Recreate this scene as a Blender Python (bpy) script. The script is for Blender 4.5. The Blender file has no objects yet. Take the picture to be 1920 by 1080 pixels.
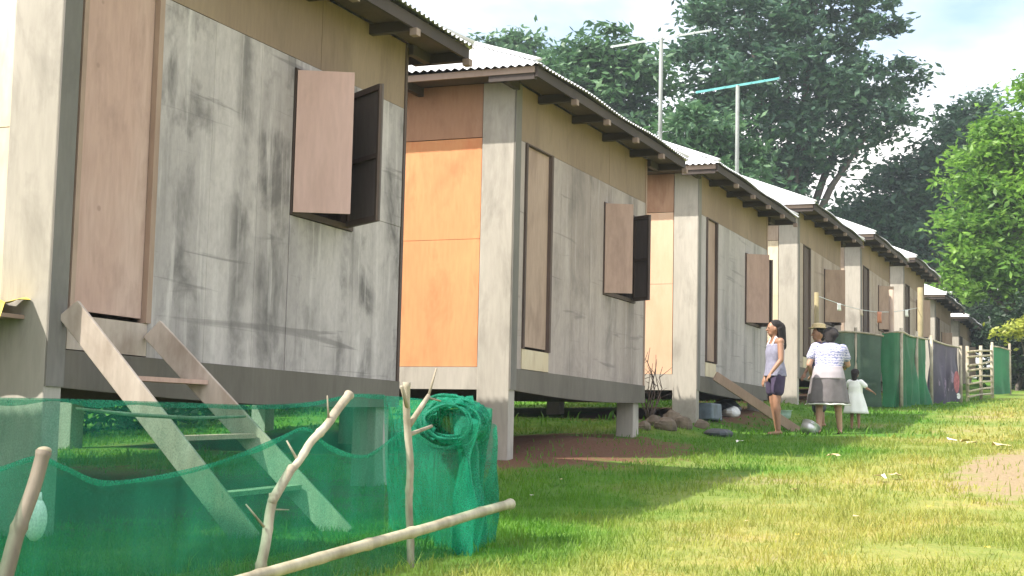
import bpy, bmesh, math, random
import numpy as np
from mathutils import Vector, Matrix, noise as mnoise
PI = math.pi
rnd = random.Random(7)
SC = bpy.context.scene
COL = SC.collection

# ------------------------------------------------------------------ camera
FPX, PITCH, ROLL, YAW, CD = 2809.9, .0992, -.0221, .3949, 5.0626
Fv = Vector((math.cos(PITCH)*math.cos(YAW), math.cos(PITCH)*math.sin(YAW), math.sin(PITCH)))
Rv = Vector((math.sin(YAW), -math.cos(YAW), 0)); Uv = Rv.cross(Fv)
R2 = math.cos(ROLL)*Rv - math.sin(ROLL)*Uv
U2 = math.sin(ROLL)*Rv + math.cos(ROLL)*Uv
cd = bpy.data.cameras.new('camera'); cam = bpy.data.objects.new('camera', cd); COL.objects.link(cam)
cam.matrix_world = Matrix(((R2.x, U2.x, -Fv.x, 0), (R2.y, U2.y, -Fv.y, -CD), (R2.z, U2.z, -Fv.z, 0), (0, 0, 0, 1)))
cd.sensor_width = 36; cd.lens = 36*FPX/1920; cd.clip_end = 2000; cd.clip_start = .05
SC.camera = cam
# ------------------------------------------------------------------ light
SUN = Vector((-.64, .57, 1.0)).normalized()
sl = bpy.data.lights.new('sun', 'SUN'); sl.energy = 4.2; sl.angle = math.radians(.6); sl.color = (1, .93, .82)
so = bpy.data.objects.new('sun', sl); COL.objects.link(so); so.rotation_euler = SUN.to_track_quat('Z', 'Y').to_euler()
W = bpy.data.worlds.new('World'); SC.world = W; W.use_nodes = True
nt = W.node_tree; nt.nodes.clear()
sky = nt.nodes.new('ShaderNodeTexSky'); sky.sky_type = 'NISHITA'; sky.sun_disc = False
sky.sun_elevation = math.asin(SUN.z); sky.sun_rotation = math.atan2(SUN.x, SUN.y)
sky.air_density = 1.0; sky.dust_density = 2.5; sky.ozone_density = 1
bg = nt.nodes.new('ShaderNodeBackground'); bg.inputs[1].default_value = .15
tc = nt.nodes.new('ShaderNodeTexCoord'); mp = nt.nodes.new('ShaderNodeMapping'); mp.inputs['Scale'].default_value = (1, 1, 2.6)
nz = nt.nodes.new('ShaderNodeTexNoise'); nz.inputs['Scale'].default_value = 2.3; nz.inputs['Detail'].default_value = 7
cr = nt.nodes.new('ShaderNodeValToRGB'); cr.color_ramp.elements[0].position = .38; cr.color_ramp.elements[1].position = .60
mx = nt.nodes.new('ShaderNodeMix'); mx.data_type = 'RGBA'; mx.inputs[7].default_value = (6.9, 6.65, 6.5, 1)
wo = nt.nodes.new('ShaderNodeOutputWorld')
l = nt.links.new
l(tc.outputs['Generated'], mp.inputs[0]); l(mp.outputs[0], nz.inputs[0]); l(nz.outputs[0], cr.inputs[0])
l(cr.outputs[0], mx.inputs[0]); l(sky.outputs[0], mx.inputs[6]); l(mx.outputs[2], bg.inputs[0]); l(bg.outputs[0], wo.inputs[0])
SC.view_settings.view_transform = 'Standard'; SC.view_settings.look = 'None'
SC.view_settings.exposure = 1.05; SC.view_settings.gamma = 1
SC.cycles.max_bounces = 8; SC.cycles.transparent_max_bounces = 24

# ------------------------------------------------------------------ materials
def nodes(name):
    m = bpy.data.materials.new(name); m.use_nodes = True
    t = m.node_tree; b = t.nodes['Principled BSDF']
    g = t.nodes.new('ShaderNodeNewGeometry')
    return m, t, b, g
def noise(t, src, scale=1., detail=4, sc=(1, 1, 1), rough=.55, dist=0):
    mp = t.nodes.new('ShaderNodeMapping'); mp.inputs['Scale'].default_value = sc
    n = t.nodes.new('ShaderNodeTexNoise'); n.inputs['Scale'].default_value = scale; n.inputs['Detail'].default_value = detail
    n.inputs['Roughness'].default_value = rough; n.inputs['Distortion'].default_value = dist
    t.links.new(src, mp.inputs[0]); t.links.new(mp.outputs[0], n.inputs[0]); return n.outputs[0]
def ramp(t, src, a, b, c0=0, c1=1):
    r = t.nodes.new('ShaderNodeMapRange'); r.inputs[1].default_value = a; r.inputs[2].default_value = b
    r.inputs[3].default_value = c0; r.inputs[4].default_value = c1; t.links.new(src, r.inputs[0]); return r.outputs[0]
def mix(t, f, a, b, mode='MIX'):
    m = t.nodes.new('ShaderNodeMix'); m.data_type = 'RGBA'; m.blend_type = mode
    if isinstance(f, (int, float)): m.inputs[0].default_value = f
    else: t.links.new(f, m.inputs[0])
    for i, v in ((6, a), (7, b)):
        if isinstance(v, tuple): m.inputs[i].default_value = (*v[:3], 1)
        else: t.links.new(v, m.inputs[i])
    return m.outputs[2]
def bump(t, b, h, s=.3, d=.01):
    n = t.nodes.new('ShaderNodeBump'); n.inputs['Strength'].default_value = s; n.inputs['Distance'].default_value = d
    t.links.new(h, n.inputs['Height']); t.links.new(n.outputs[0], b.inputs['Normal'])
def weathered(name, base, light, dark, amt=.6, rough=.85, blot=.9, vert=.35, nails=False):
    """weathered board: blotches stretched down the board, fine grain, mould stains with their own shape"""
    m, t, b, g = nodes(name); P = g.outputs['Position']
    n1 = noise(t, P, blot, 5, (1, 1, vert), .6, .3)
    n2 = noise(t, P, 2.6, 6, (1.3, 1.3, .55), .65, .4)
    n3 = noise(t, P, 22, 3, (1.6, 1.6, .25))
    c = mix(t, ramp(t, n1, .4, .62), base, light)
    c = mix(t, ramp(t, n2, .5, .72, 0, amt), c, dark)
    c = mix(t, ramp(t, n3, .35, .75, 0, .28), c, dark)
    if nails:
        vo = t.nodes.new('ShaderNodeTexVoronoi'); vo.inputs['Scale'].default_value = 2.7; vo.inputs['Randomness'].default_value = .5
        t.links.new(P, vo.inputs[0]); c = mix(t, ramp(t, vo.outputs[0], .03, .05, .55, 0), c, dark)
    t.links.new(c, b.inputs['Base Color']); b.inputs['Roughness'].default_value = rough
    bump(t, b, n2, .25, .01); return m
def boards(name, base, light, dark, pale, plank=3.4, amt=.8):
    """old fibre board: plank-wide tone bands, whitish runs, soft grey water stains, horizontal trowel lines, nail heads, splashed foot"""
    m, t, b, g = nodes(name); P = g.outputs['Position']
    pl = noise(t, P, plank, 1, (1, 1, .05), .4); st = noise(t, P, 2.3, 6, (1.1, 1.1, .75), .62, .35)
    big = noise(t, P, .9, 3, (1, 1, .5)); run = noise(t, P, 9, 4, (1.2, 1.2, .09), .6, .2); fine = noise(t, P, 30, 4, (1, 1, .5), .7)
    hl = noise(t, P, 1.0, 4, (.5, .5, 9), .6, .8)
    c = mix(t, ramp(t, pl, .38, .62), base, light)
    c = mix(t, ramp(t, big, .45, .62, 0, .75), c, light)
    s1 = t.nodes.new('ShaderNodeMath'); s1.operation = 'MULTIPLY'; t.links.new(ramp(t, st, .47, .63), s1.inputs[0]); t.links.new(ramp(t, pl, .6, .4, .25, 1), s1.inputs[1])
    s2 = t.nodes.new('ShaderNodeMath'); s2.operation = 'MULTIPLY'; t.links.new(s1.outputs[0], s2.inputs[0]); s2.inputs[1].default_value = amt
    c = mix(t, s2.outputs[0], c, dark)
    c = mix(t, ramp(t, run, .55, .72, 0, .8), c, pale); c = mix(t, ramp(t, run, .42, .28, 0, .35), c, dark)
    c = mix(t, ramp(t, hl, .60, .66, 0, .5), c, dark); c = mix(t, ramp(t, fine, .4, .7, 0, .22), c, dark)
    vo = t.nodes.new('ShaderNodeTexVoronoi'); vo.inputs['Scale'].default_value = 3.2; vo.inputs['Randomness'].default_value = .35; t.links.new(P, vo.inputs[0])
    c = mix(t, ramp(t, vo.outputs[0], .025, .045, .8, 0), c, dark)
    t.links.new(c, b.inputs['Base Color']); b.inputs['Roughness'].default_value = .9; bump(t, b, st, .3, .012); return m
M = {}
M['siding'] = boards('stained_grey_board', (.37, .335, .33), (.54, .49, .48), (.14, .128, .126), (.66, .61, .595), 3.0, .95)
M['siding_warm'] = boards('weathered_taupe_board', (.33, .275, .25), (.45, .385, .355), (.17, .15, .14), (.52, .46, .43), 3, .6)
M['siding_green'] = boards('weathered_pale_board', (.35, .32, .305), (.46, .42, .405), (.18, .175, .165), (.53, .5, .48), 3, .6)
M['siding_tan'] = boards('weathered_tan_board', (.34, .265, .21), (.42, .34, .28), (.18, .14, .115), (.48, .4, .34), 3, .5)
M['band'] = weathered('tan_plank', (.26, .185, .125), (.32, .235, .16), (.15, .11, .075), .5)
M['ply'] = weathered('pink_brown_plywood', (.52, .345, .285), (.58, .42, .36), (.28, .175, .14), .6, .8, 1.2, .4, True)
M['ply_brown'] = weathered('brown_plywood', (.36, .25, .19), (.44, .32, .25), (.19, .125, .095), .6, .8)
M['shutter'] = weathered('pink_plywood', (.64, .43, .385), (.70, .50, .45), (.42, .27, .23), .5, .75)
M['shutter_brown'] = weathered('worn_plywood', (.44, .295, .235), (.5, .35, .29), (.25, .165, .13), .6, .8)
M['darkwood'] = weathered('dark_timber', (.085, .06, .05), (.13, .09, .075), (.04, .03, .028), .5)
M['leaf_in_shade'] = weathered('shaded_shutter', (.13, .105, .10), (.17, .14, .13), (.07, .055, .05), .5)  # dark tone stands in for the shadow of the first leaf
M['beam'] = weathered('grey_skirt_board', (.13, .115, .095), (.17, .155, .13), (.08, .07, .058), .5)
M['post'] = weathered('grey_concrete', (.39, .365, .32), (.47, .44, .39), (.21, .195, .17), .7)
M['post_shade'] = weathered('shaded_concrete', (.17, .16, .145), (.23, .215, .195), (.1, .095, .085), .6)
M['rafter'] = weathered('rafter_timber', (.27, .20, .165), (.34, .26, .22), (.2, .14, .11), .4)
M['fascia'] = weathered('fascia_timber', (.042, .033, .031), (.07, .055, .049), (.07, .05, .04), .5)
M['stringer'] = weathered('bare_plank', (.42, .34, .28), (.58, .5, .43), (.22, .165, .125), .6, .75, 3, .5)
M['bamboo'] = weathered('dry_bamboo', (.36, .32, .2), (.52, .47, .33), (.15, .12, .075), .9, .55, 7, .6)
M['old_bamboo'] = weathered('old_bamboo', (.15, .125, .09), (.24, .2, .15), (.07, .06, .045), .6, .7, 4, .4)
M['stick'] = weathered('dry_branch', (.36, .32, .24), (.52, .48, .38), (.15, .12, .085), .95, .85, 9, .5)
def sidewall(nm, a, b_, c): M[nm] = weathered(nm, a, b_, c, .8, .8, .8, .8, True)
sidewall('side_cream', (.70, .60, .43), (.78, .72, .58), (.48, .38, .27))
sidewall('side_orange', (.60, .285, .125), (.64, .33, .145), (.56, .17, .07))
sidewall('side_peach', (.64, .42, .28), (.68, .49, .35), (.62, .34, .22))
sidewall('side_pale', (.62, .52, .36), (.68, .6, .45), (.45, .34, .22))
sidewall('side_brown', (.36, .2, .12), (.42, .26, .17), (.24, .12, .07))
sidewall('side_tan', (.38, .29, .22), (.46, .37, .3), (.25, .18, .13))

def simple(name, c, rough=.6, metal=0, var=.15, scale=9, sc=(1, 1, 1), trans=0):
    m, t, b, g = nodes(name)
    n = noise(t, g.outputs['Position'], scale, 4, sc)
    cc = mix(t, ramp(t, n, .3, .7), tuple(x*(1-var) for x in c), tuple(min(1, x*(1+var)) for x in c))
    t.links.new(cc, b.inputs['Base Color']); b.inputs['Roughness'].default_value = rough; b.inputs['Metallic'].default_value = metal
    return m
M['roof'] = simple('corrugated_galvanised_sheet', (.74, .75, .77), .45, .15, .12, 3)
M['rust'] = simple('rusty_iron', (.09, .05, .035), .7, .3, .4, 60)
M['red_print'] = simple('faded_red_print', (.35, .10, .12), .8, 0, .4, 14)
M['concrete'] = simple('concrete_base', (.3, .28, .25), .9, 0, .3, 4)
M['yellow'] = simple('yellow_cloth', (.62, .5, .08), .7, 0, .25, 12)
M['white_cloth'] = simple('white_cloth', (.75, .76, .74), .8, 0, .06)
M['dress'] = simple('white_dress_cloth', (.78, .82, .80), .8, 0, .05)
M['skin'] = simple('brown_skin', (.33, .175, .11), .5, 0, .08, 20)
M['skin_light'] = simple('light_brown_skin', (.43, .25, .17), .5, 0, .08, 20)
M['hair'] = simple('black_hair', (.010, .007, .007), .85, 0, .3, 40, (1, 1, .1))
M['tank'] = simple('lavender_grey_knit', (.24, .24, .33), .85, 0, .15, 25)
M['strap'] = simple('white_strap_cloth', (.7, .68, .7), .85, 0, .05)
M['shorts'] = simple('dark_purple_cloth', (.055, .04, .085), .85, 0, .2)
M['skirt'] = simple('grey_skirt_cloth', (.16, .145, .155), .85, 0, .2, 8)
M['waist'] = simple('pale_grey_cloth', (.36, .33, .36), .85, 0, .1, 8)
M['navy'] = simple('navy_cloth', (.05, .06, .14), .85, 0, .2)
M['straw'] = simple('straw_hat', (.55, .45, .25), .8, 0, .2, 30)
M['alu'] = simple('dented_aluminium', (.66, .67, .68), .35, .6, .15, 12)
M['mint'] = simple('pale_green_plastic', (.42, .58, .5), .45)
M['teal'] = simple('teal_painted_metal', (.16, .5, .5), .45, .2)
M['galv'] = simple('weathered_pole', (.22, .24, .23), .6, .1, .2, 5)
M['white_metal'] = simple('pale_metal', (.5, .55, .56), .5, .1)
M['yellow_post'] = simple('yellowish_post', (.26, .22, .12), .8, 0, .2, 5)
M['orange_cloth'] = simple('orange_cloth', (.55, .22, .12), .85)
M['litter'] = simple('dry_husk', (.55, .42, .24), .8, 0, .3, 20)
M['paper'] = simple('white_paper', (.75, .72, .66), .8, 0, .1)
M['leaf_yellow'] = simple('yellow_leaf', (.65, .5, .06), .7, 0, .2)
M['rock'] = simple('rubble_stone', (.15, .12, .085), .9, 0, .4, 8)
M['darkjunk'] = simple('dark_plastic', (.05, .06, .07), .5, 0, .3)
M['bluejunk'] = simple('blue_grey_plastic', (.12, .16, .2), .5, 0, .3)
M['eye'] = simple('dark_eye', (.02, .015, .012), .2)
M['lips'] = simple('lip_skin', (.3, .1, .08), .5)
# patterned lavender blouse
m, t, b, g = nodes('white_lavender_print_blouse')
wv = t.nodes.new('ShaderNodeTexWave'); wv.inputs['Scale'].default_value = 9; wv.bands_direction = 'Z'; wv.inputs['Distortion'].default_value = 7; wv.inputs['Detail Scale'].default_value = 3
t.links.new(g.outputs['Position'], wv.inputs[0])
t.links.new(mix(t, ramp(t, wv.outputs[0], .25, .5), (.22, .24, .42), (.55, .54, .66)), b.inputs['Base Color']); b.inputs['Roughness'].default_value = .85
M['blouse'] = m

def net_mat(name, c, op=.5, op2=.8, fold=6, patch=None):
    m, t, b, g = nodes(name); P = g.outputs['Position']
    n = noise(t, P, fold, 5, (1, 1, .35), .6, .6); n2 = noise(t, P, 140, 1, (1, 1, 1))
    n3 = noise(t, P, 1.7, 3)
    col = mix(t, ramp(t, n3, .35, .65), tuple(x*.75 for x in c), tuple(min(1, x*1.2) for x in c))
    if patch is not None:
        col = mix(t, ramp(t, noise(t, P, 3.3, 3), .6, .66), col, patch)
    t.links.new(col, b.inputs['Base Color']); b.inputs['Roughness'].default_value = .6
    tl = t.nodes.new('ShaderNodeBsdfTranslucent'); t.links.new(col, tl.inputs[0])
    tr = t.nodes.new('ShaderNodeBsdfTransparent'); tr.inputs[0].default_value = (.58, .86, .74, 1)
    m1 = t.nodes.new('ShaderNodeMixShader'); m1.inputs[0].default_value = .35
    m2 = t.nodes.new('ShaderNodeMixShader')
    f = t.nodes.new('ShaderNodeMath'); f.operation = 'ADD'
    t.links.new(ramp(t, n, .3, .7, op, op2), f.inputs[0]); t.links.new(ramp(t, n2, .3, .7, -.12, .12), f.inputs[1]); f.use_clamp = True
    t.links.new(f.outputs[0], m2.inputs[0])
    t.links.new(b.outputs[0], m1.inputs[1]); t.links.new(tl.outputs[0], m1.inputs[2])
    t.links.new(tr.outputs[0], m2.inputs[1]); t.links.new(m1.outputs[0], m2.inputs[2])
    t.links.new(m2.outputs[0], t.nodes['Material Output'].inputs[0]); return m
M['net'] = net_mat('green_mesh_netting', (.012, .25, .155), .16, .42)
M['net_hem'] = net_mat('green_mesh_hem', (.012, .25, .15), .4, .75)
M['net_bunch'] = net_mat('bunched_green_netting', (.014, .32, .20), .28, .72, 22)
M['net_far'] = net_mat('far_green_netting', (.02, .18, .075), .86, 1)
M['net_grey'] = net_mat('grey_green_netting', (.07, .13, .095), .8, .95)
M['tarp'] = net_mat('purple_tarpaulin', (.085, .075, .125), 1, 1, 6, (.26, .2, .3))

def leaf_mat(name, a, b_, c, trans=.3):
    m, t, b, g = nodes(name); P = g.outputs['Position']
    n1 = noise(t, P, .55, 3); n2 = noise(t, P, 5, 2)
    cc = mix(t, ramp(t, n1, .38, .62), a, b_); cc = mix(t, ramp(t, n2, .45, .75, 0, .8), cc, c)
    t.links.new(cc, b.inputs['Base Color']); b.inputs['Roughness'].default_value = .5
    tl = t.nodes.new('ShaderNodeBsdfTranslucent'); t.links.new(cc, tl.inputs[0])
    ms = t.nodes.new('ShaderNodeMixShader'); ms.inputs[0].default_value = trans
    t.links.new(b.outputs[0], ms.inputs[1]); t.links.new(tl.outputs[0], ms.inputs[2]); t.links.new(ms.outputs[0], t.nodes['Material Output'].inputs[0])
    return m
M['leaf_dark'] = leaf_mat('dark_foliage', (.036, .088, .062), (.065, .15, .085), (.12, .22, .10))
M['leaf_mid'] = leaf_mat('mid_foliage', (.045, .11, .06), (.075, .175, .07), (.14, .26, .10))
M['leaf_bright'] = leaf_mat('bright_foliage', (.07, .19, .025), (.18, .36, .045), (.30, .48, .08), .5)
M['leaf_under'] = leaf_mat('undergrowth_foliage', (.012, .03, .015), (.02, .05, .022), (.04, .08, .03))
M['leaf_yel'] = leaf_mat('yellow_green_foliage', (.25, .32, .04), (.4, .42, .05), (.5, .5, .08), .4)
M['bark'] = weathered('bark', (.09, .075, .06), (.14, .12, .1), (.04, .035, .03), .6)

# grass / ground: colours vary by place: green near the houses, dry yellow on the lane, bare earth patches, brown also painted as shade under the houses
def ground_color(t, P, blade=False):
    n1 = noise(t, P, .5, 5, (1, 1, 0), .6, .3); n2 = noise(t, P, 3.5, 5, (1, 1, 0), .6); n3 = noise(t, P, 30, 3, (1, 1, 0))
    sx = t.nodes.new('ShaderNodeSeparateXYZ'); t.links.new(P, sx.inputs[0])
    def mth(op, a, b_=None, cl=False):
        q = t.nodes.new('ShaderNodeMath'); q.operation = op; q.use_clamp = cl
        for i, v in enumerate((a, b_)):
            if v is None: continue
            if isinstance(v, (int, float)): q.inputs[i].default_value = v
            else: t.links.new(v, q.inputs[i])
        return q.outputs[0]
    X, Y = sx.outputs[0], sx.outputs[1]
    dry = mth('ADD', ramp(t, Y, -1.8, -3.1, 0, .8), ramp(t, n1, .35, .7, -.4, .45), True)
    dry = mth('MULTIPLY', dry, ramp(t, n2, .3, .65, .55, 1))
    g1, g2 = ((.07, .21, .012), (.13, .30, .02)) if blade else ((.055, .15, .012), (.09, .20, .02))
    d1, d2 = ((.38, .37, .07), (.52, .43, .13)) if blade else ((.27, .265, .07), (.36, .29, .11))
    c = mix(t, ramp(t, n2, .35, .65), g1, g2)
    d = mix(t, ramp(t, n3, .3, .7), d1, d2)
    c = mix(t, dry, c, d)
    def ell(cx, cy, rx, ry, soft=.5):
        a = mth('DIVIDE', mth('SUBTRACT', X, cx), rx); b2 = mth('DIVIDE', mth('SUBTRACT', Y, cy), ry)
        r = mth('ADD', mth('POWER', mth('ABSOLUTE', a), 2.), mth('POWER', mth('ABSOLUTE', b2), 2.))
        r = mth('ADD', r, ramp(t, n2, .2, .8, soft*1.8, -soft*1.8)); r = mth('ADD', r, ramp(t, n3, .2, .8, .4, -.4)); return ramp(t, r, 1.3, .7)
    if not blade:
        earth = mix(t, ramp(t, n3, .3, .7), (.23, .175, .105), (.31, .24, .145))
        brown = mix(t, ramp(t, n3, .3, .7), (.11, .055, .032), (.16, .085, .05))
        for e in DIRT: c = mix(t, ell(*e), c, earth)
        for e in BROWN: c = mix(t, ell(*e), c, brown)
        worn = mth('MULTIPLY', ramp(t, n1, .58, .68), ramp(t, Y, -1.2, -2.6), True)
        c = mix(t, mth('MULTIPLY', worn, .8), c, (.25, .195, .13))
    return c, n3
DIRT = [(13.3, -4.45, 2.9, .75), (19, -4.9, 3.5, .6)]
BROWN = [(13.5, .35, 2.5, 1.5), (14.2, 3.0, 2.0, 1.8), (8, 2.4, 2.5, 3.0), (20.4, .9, 2.4, 1.2), (26.5, .9, 3, 1.1), (33, 1, 4, 1.1)]  # brown earth, widened under the houses to paint in their shade
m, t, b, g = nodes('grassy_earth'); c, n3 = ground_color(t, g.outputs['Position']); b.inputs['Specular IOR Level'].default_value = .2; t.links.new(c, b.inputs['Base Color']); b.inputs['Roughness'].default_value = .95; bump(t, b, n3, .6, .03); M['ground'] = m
m, t, b, g = nodes('grass_blades'); c, n3 = ground_color(t, g.outputs['Position'], True)
t.links.new(c, b.inputs['Base Color']); b.inputs['Roughness'].default_value = .6
tl = t.nodes.new('ShaderNodeBsdfTranslucent'); t.links.new(c, tl.inputs[0]); ms = t.nodes.new('ShaderNodeMixShader'); ms.inputs[0].default_value = .4
t.links.new(b.outputs[0], ms.inputs[1]); t.links.new(tl.outputs[0], ms.inputs[2]); t.links.new(ms.outputs[0], t.nodes['Material Output'].inputs[0]); M['grass'] = m

# ------------------------------------------------------------------ helpers
class MB:
    def __init__(s): s.v = []; s.f = []; s.s = []
    def add(s, vs, fs, smooth=False):
        o = len(s.v); s.v += [tuple(v) for v in vs]; s.f += [tuple(i+o for i in f) for f in fs]; s.s += [smooth]*len(fs); return s
    def box(s, x0, x1, y0, y1, z0, z1, jit=0):
        vs = [(x, y, z) for x in (x0, x1) for y in (y0, y1) for z in (z0, z1)]
        if jit: vs = [tuple(c+rnd.uniform(-jit, jit) for c in v) for v in vs]
        return s.add(vs, [(0, 1, 3, 2), (4, 6, 7, 5), (0, 4, 5, 1), (2, 3, 7, 6), (0, 2, 6, 4), (1, 5, 7, 3)])
    def obox(s, c, ax, ay, az):
        """box centred at c with half-axis vectors"""
        c, ax, ay, az = map(Vector, (c, ax, ay, az))
        vs = [c+i*ax+j*ay+k*az for i in (-1, 1) for j in (-1, 1) for k in (-1, 1)]
        return s.add(vs, [(0, 1, 3, 2), (4, 6, 7, 5), (0, 4, 5, 1), (2, 3, 7, 6), (0, 2, 6, 4), (1, 5, 7, 3)])
    def tube(s, pts, rs, n=10, caps=True, flat=None):
        pts = [Vector(p) for p in pts]
        if isinstance(rs, (int, float)): rs = [rs]*len(pts)
        vs = []; up = None
        for i, p in enumerate(pts):
            d = (pts[min(i+1, len(pts)-1)]-pts[max(i-1, 0)]).normalized()
            if up is None: up = Vector((0, 0, 1)) if abs(d.z) < .9 else Vector((0, 1, 0))
            a = d.cross(up).normalized(); up = a.cross(d).normalized()
            for k in range(n):
                q = 2*PI*k/n; vs.append(p+(a*math.cos(q)+up*math.sin(q)*(flat or 1))*rs[i])
        fs = [(i*n+k, i*n+(k+1) % n, (i+1)*n+(k+1) % n, (i+1)*n+k) for i in range(len(pts)-1) for k in range(n)]
        if caps: fs += [tuple(range(n))[::-1], tuple((len(pts)-1)*n+k for k in range(n))]
        return s.add(vs, fs, True)
    def cap(s, p, q, r1, r2, n=14):
        """tapered capsule, closed"""
        p, q = Vector(p), Vector(q); d = (q-p).normalized() if (q-p).length > 1e-6 else Vector((0, 0, 1))
        pts = []; rs = []
        for i in range(4):
            a = PI/2*(1-i/4) if i else PI/2*.96
            pts.append(p-d*r1*math.sin(a)); rs.append(max(r1*math.cos(a), r1*.06))
        pts.append(p); rs.append(r1); pts.append(q); rs.append(r2)
        for i in range(1, 5):
            a = PI/2*(i/4 if i < 4 else .96); pts.append(q+d*r2*math.sin(a)); rs.append(max(r2*math.cos(a), r2*.06))
        return s.tube(pts, rs, n)
    def ell(s, c, r, n=14, m=9, rot=None):
        c = Vector(c); vs = []; 
        for i in range(1, m):
            a = PI*i/m
            for k in range(n):
                q = 2*PI*k/n; v = Vector((r[0]*math.sin(a)*math.cos(q), r[1]*math.sin(a)*math.sin(q), r[2]*math.cos(a)))
                if rot: v = rot @ v
                vs.append(c+v)
        top = Vector((0, 0, r[2])); bot = Vector((0, 0, -r[2]))
        if rot: top = rot @ top; bot = rot @ bot
        vs += [c+top, c+bot]; T = len(vs)-2
        fs = [(i*n+k, (i+1)*n+k, (i+1)*n+(k+1) % n, i*n+(k+1) % n) for i in range(m-2) for k in range(n)]
        fs += [(T, k, (k+1) % n) for k in range(n)] + [(T+1, (m-2)*n+(k+1) % n, (m-2)*n+k) for k in range(n)]
        return s.add(vs, fs, True)
    def build(s, name, mat, parent=None, recalc=False, loc=None):
        me = bpy.data.meshes.new(name); me.from_pydata(s.v, [], s.f); me.polygons.foreach_set('use_smooth', s.s)
        if recalc:
            bm = bmesh.new(); bm.from_mesh(me); bmesh.ops.recalc_face_normals(bm, faces=bm.faces); bm.to_mesh(me); bm.free()
        me.materials.append(M[mat] if isinstance(mat, str) else mat); me.update()
        o = bpy.data.objects.new(name, me); COL.objects.link(o)
        if parent: o.parent = parent
        if loc: o.location = loc
        return o
def bevel(o, w=.006, seg=2):
    m = o.modifiers.new('bevel', 'BEVEL'); m.width = w; m.segments = seg; m.limit_method = 'ANGLE'; return o
def tag(o, label=None, cat=None, group=None, kind=None):
    if label: o['label'] = label
    if cat: o['category'] = cat
    if group: o['group'] = group
    if kind: o['kind'] = kind
    return o
def empty(name, loc, label, cat, group=None, rz=0):
    o = bpy.data.objects.new(name, None); COL.objects.link(o); o.location = loc; o.rotation_euler.z = rz
    o.empty_display_size = .2; return tag(o, label, cat, group)
def G0(X):
    return float(np.interp(X, [-40, 10, 14, 20, 27, 45, 60, 200], [-.85, -.85, -.82, -.81, -.66, -.58, -.58, -.58]))
def sst(a, b, x):
    t = min(1, max(0, (x-a)/(b-a))); return t*t*(3-2*t)
def G(X, Y):
    z = .0496*min(X, 75)+G0(X) + .16*sst(-.6, .2, Y)*sst(15, 18, X)
    z += .02*mnoise.noise(Vector((X*.8, Y*.8, 0))) + .05*mnoise.noise(Vector((X*.15, Y*.15, 3)))
    z += .13*math.exp(-((X-14)/1.8)**2-((Y-.4)/1.0)**2)
    return z

# ------------------------------------------------------------------ ground
xs = np.concatenate([np.arange(-30, 0, 1.5), np.arange(0, 40, .25), np.arange(40, 100, 2), np.array([110, 140, 200, 400, 900])])
ys = np.concatenate([np.array([-500, -200, -80, -40]), np.arange(-24, -6, 1.5), np.arange(-6, 3, .2), np.arange(3, 30, 1.5), np.array([35, 50, 80, 150, 400, 900])])
gb = MB(); nx, ny = len(xs), len(ys)
gb.add([(float(x), float(y), G(float(x), float(y))) for x in xs for y in ys], [(i*ny+j, (i+1)*ny+j, (i+1)*ny+j+1, i*ny+j+1) for i in range(nx-1) for j in range(ny-1)], True)
gr = gb.build('ground', 'ground'); tag(gr, 'uneven ground of green and yellow grass with bare earth patches', 'ground', kind='structure')

# grass blades spread over the visible lawn
def in_dirt(x, y):
    for cx, cy, rx, ry in DIRT+BROWN:
        r = ((x-cx)/rx)**2+((y-cy)/ry)**2 + .5*mnoise.noise(Vector((x*3, y*3, 1)))
        if r < 1 and rnd.random() < .9: return True
    return y > .3 and y < 4.8 and ((x-6.06) % 6.04) < 3.8 and x > 6.06
def grass():
    R = np.random.RandomState(3); V = []; F = []
    def emit(n, d0, d1, h, w):
        nonlocal V, F
        d = np.sqrt(R.uniform(d0*d0, d1*d1, n)); a = R.uniform(YAW-.40, YAW+.38, n)
        X = d*np.cos(a); Y = -CD+d*np.sin(a)
        for x, y in zip(X, Y):
            if y > 9 or in_dirt(x, y): continue
            dn = .5+.5*mnoise.noise(Vector((x*1.7, y*1.7, 8)))
            if R.rand() > .35+dn or (y < -1.4 and mnoise.noise(Vector((x*.9, y*1.4, 21))) > .30 and R.rand() < .8): continue
            z = G(x, y)-.01; hh = h*R.uniform(.4, 1.2)*(.5+.8*dn)*(1.9 if mnoise.noise(Vector((x*5, y*5, 2))) > .42 else 1); ww = w*R.uniform(.7, 1.3); th = R.uniform(0, PI)
            dx, dy = math.cos(th)*ww, math.sin(th)*ww; bx, by = R.uniform(-.6, .6)*hh, R.uniform(-.6, .6)*hh
            o = len(V)
            V += [(x-dx, y-dy, z), (x+dx, y+dy, z), (x+dx*.7+bx*.4, y+dy*.7+by*.4, z+hh*.6), (x-dx*.7+bx*.4, y-dy*.7+by*.4, z+hh*.6), (x+bx, y+by, z+hh)]
            F += [(o, o+1, o+2, o+3), (o+3, o+2, o+4)]
    emit(75000, 4.5, 10, .055, .0028)
    emit(75000, 10, 18, .06, .005)
    emit(50000, 18, 34, .07, .011)
    b = MB(); b.v = V; b.f = F; b.s = [False]*len(F)
    tag(b.build('grass', 'grass'), 'short green and straw-coloured grass covering the lane', 'grass', kind='stuff')
grass()

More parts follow.
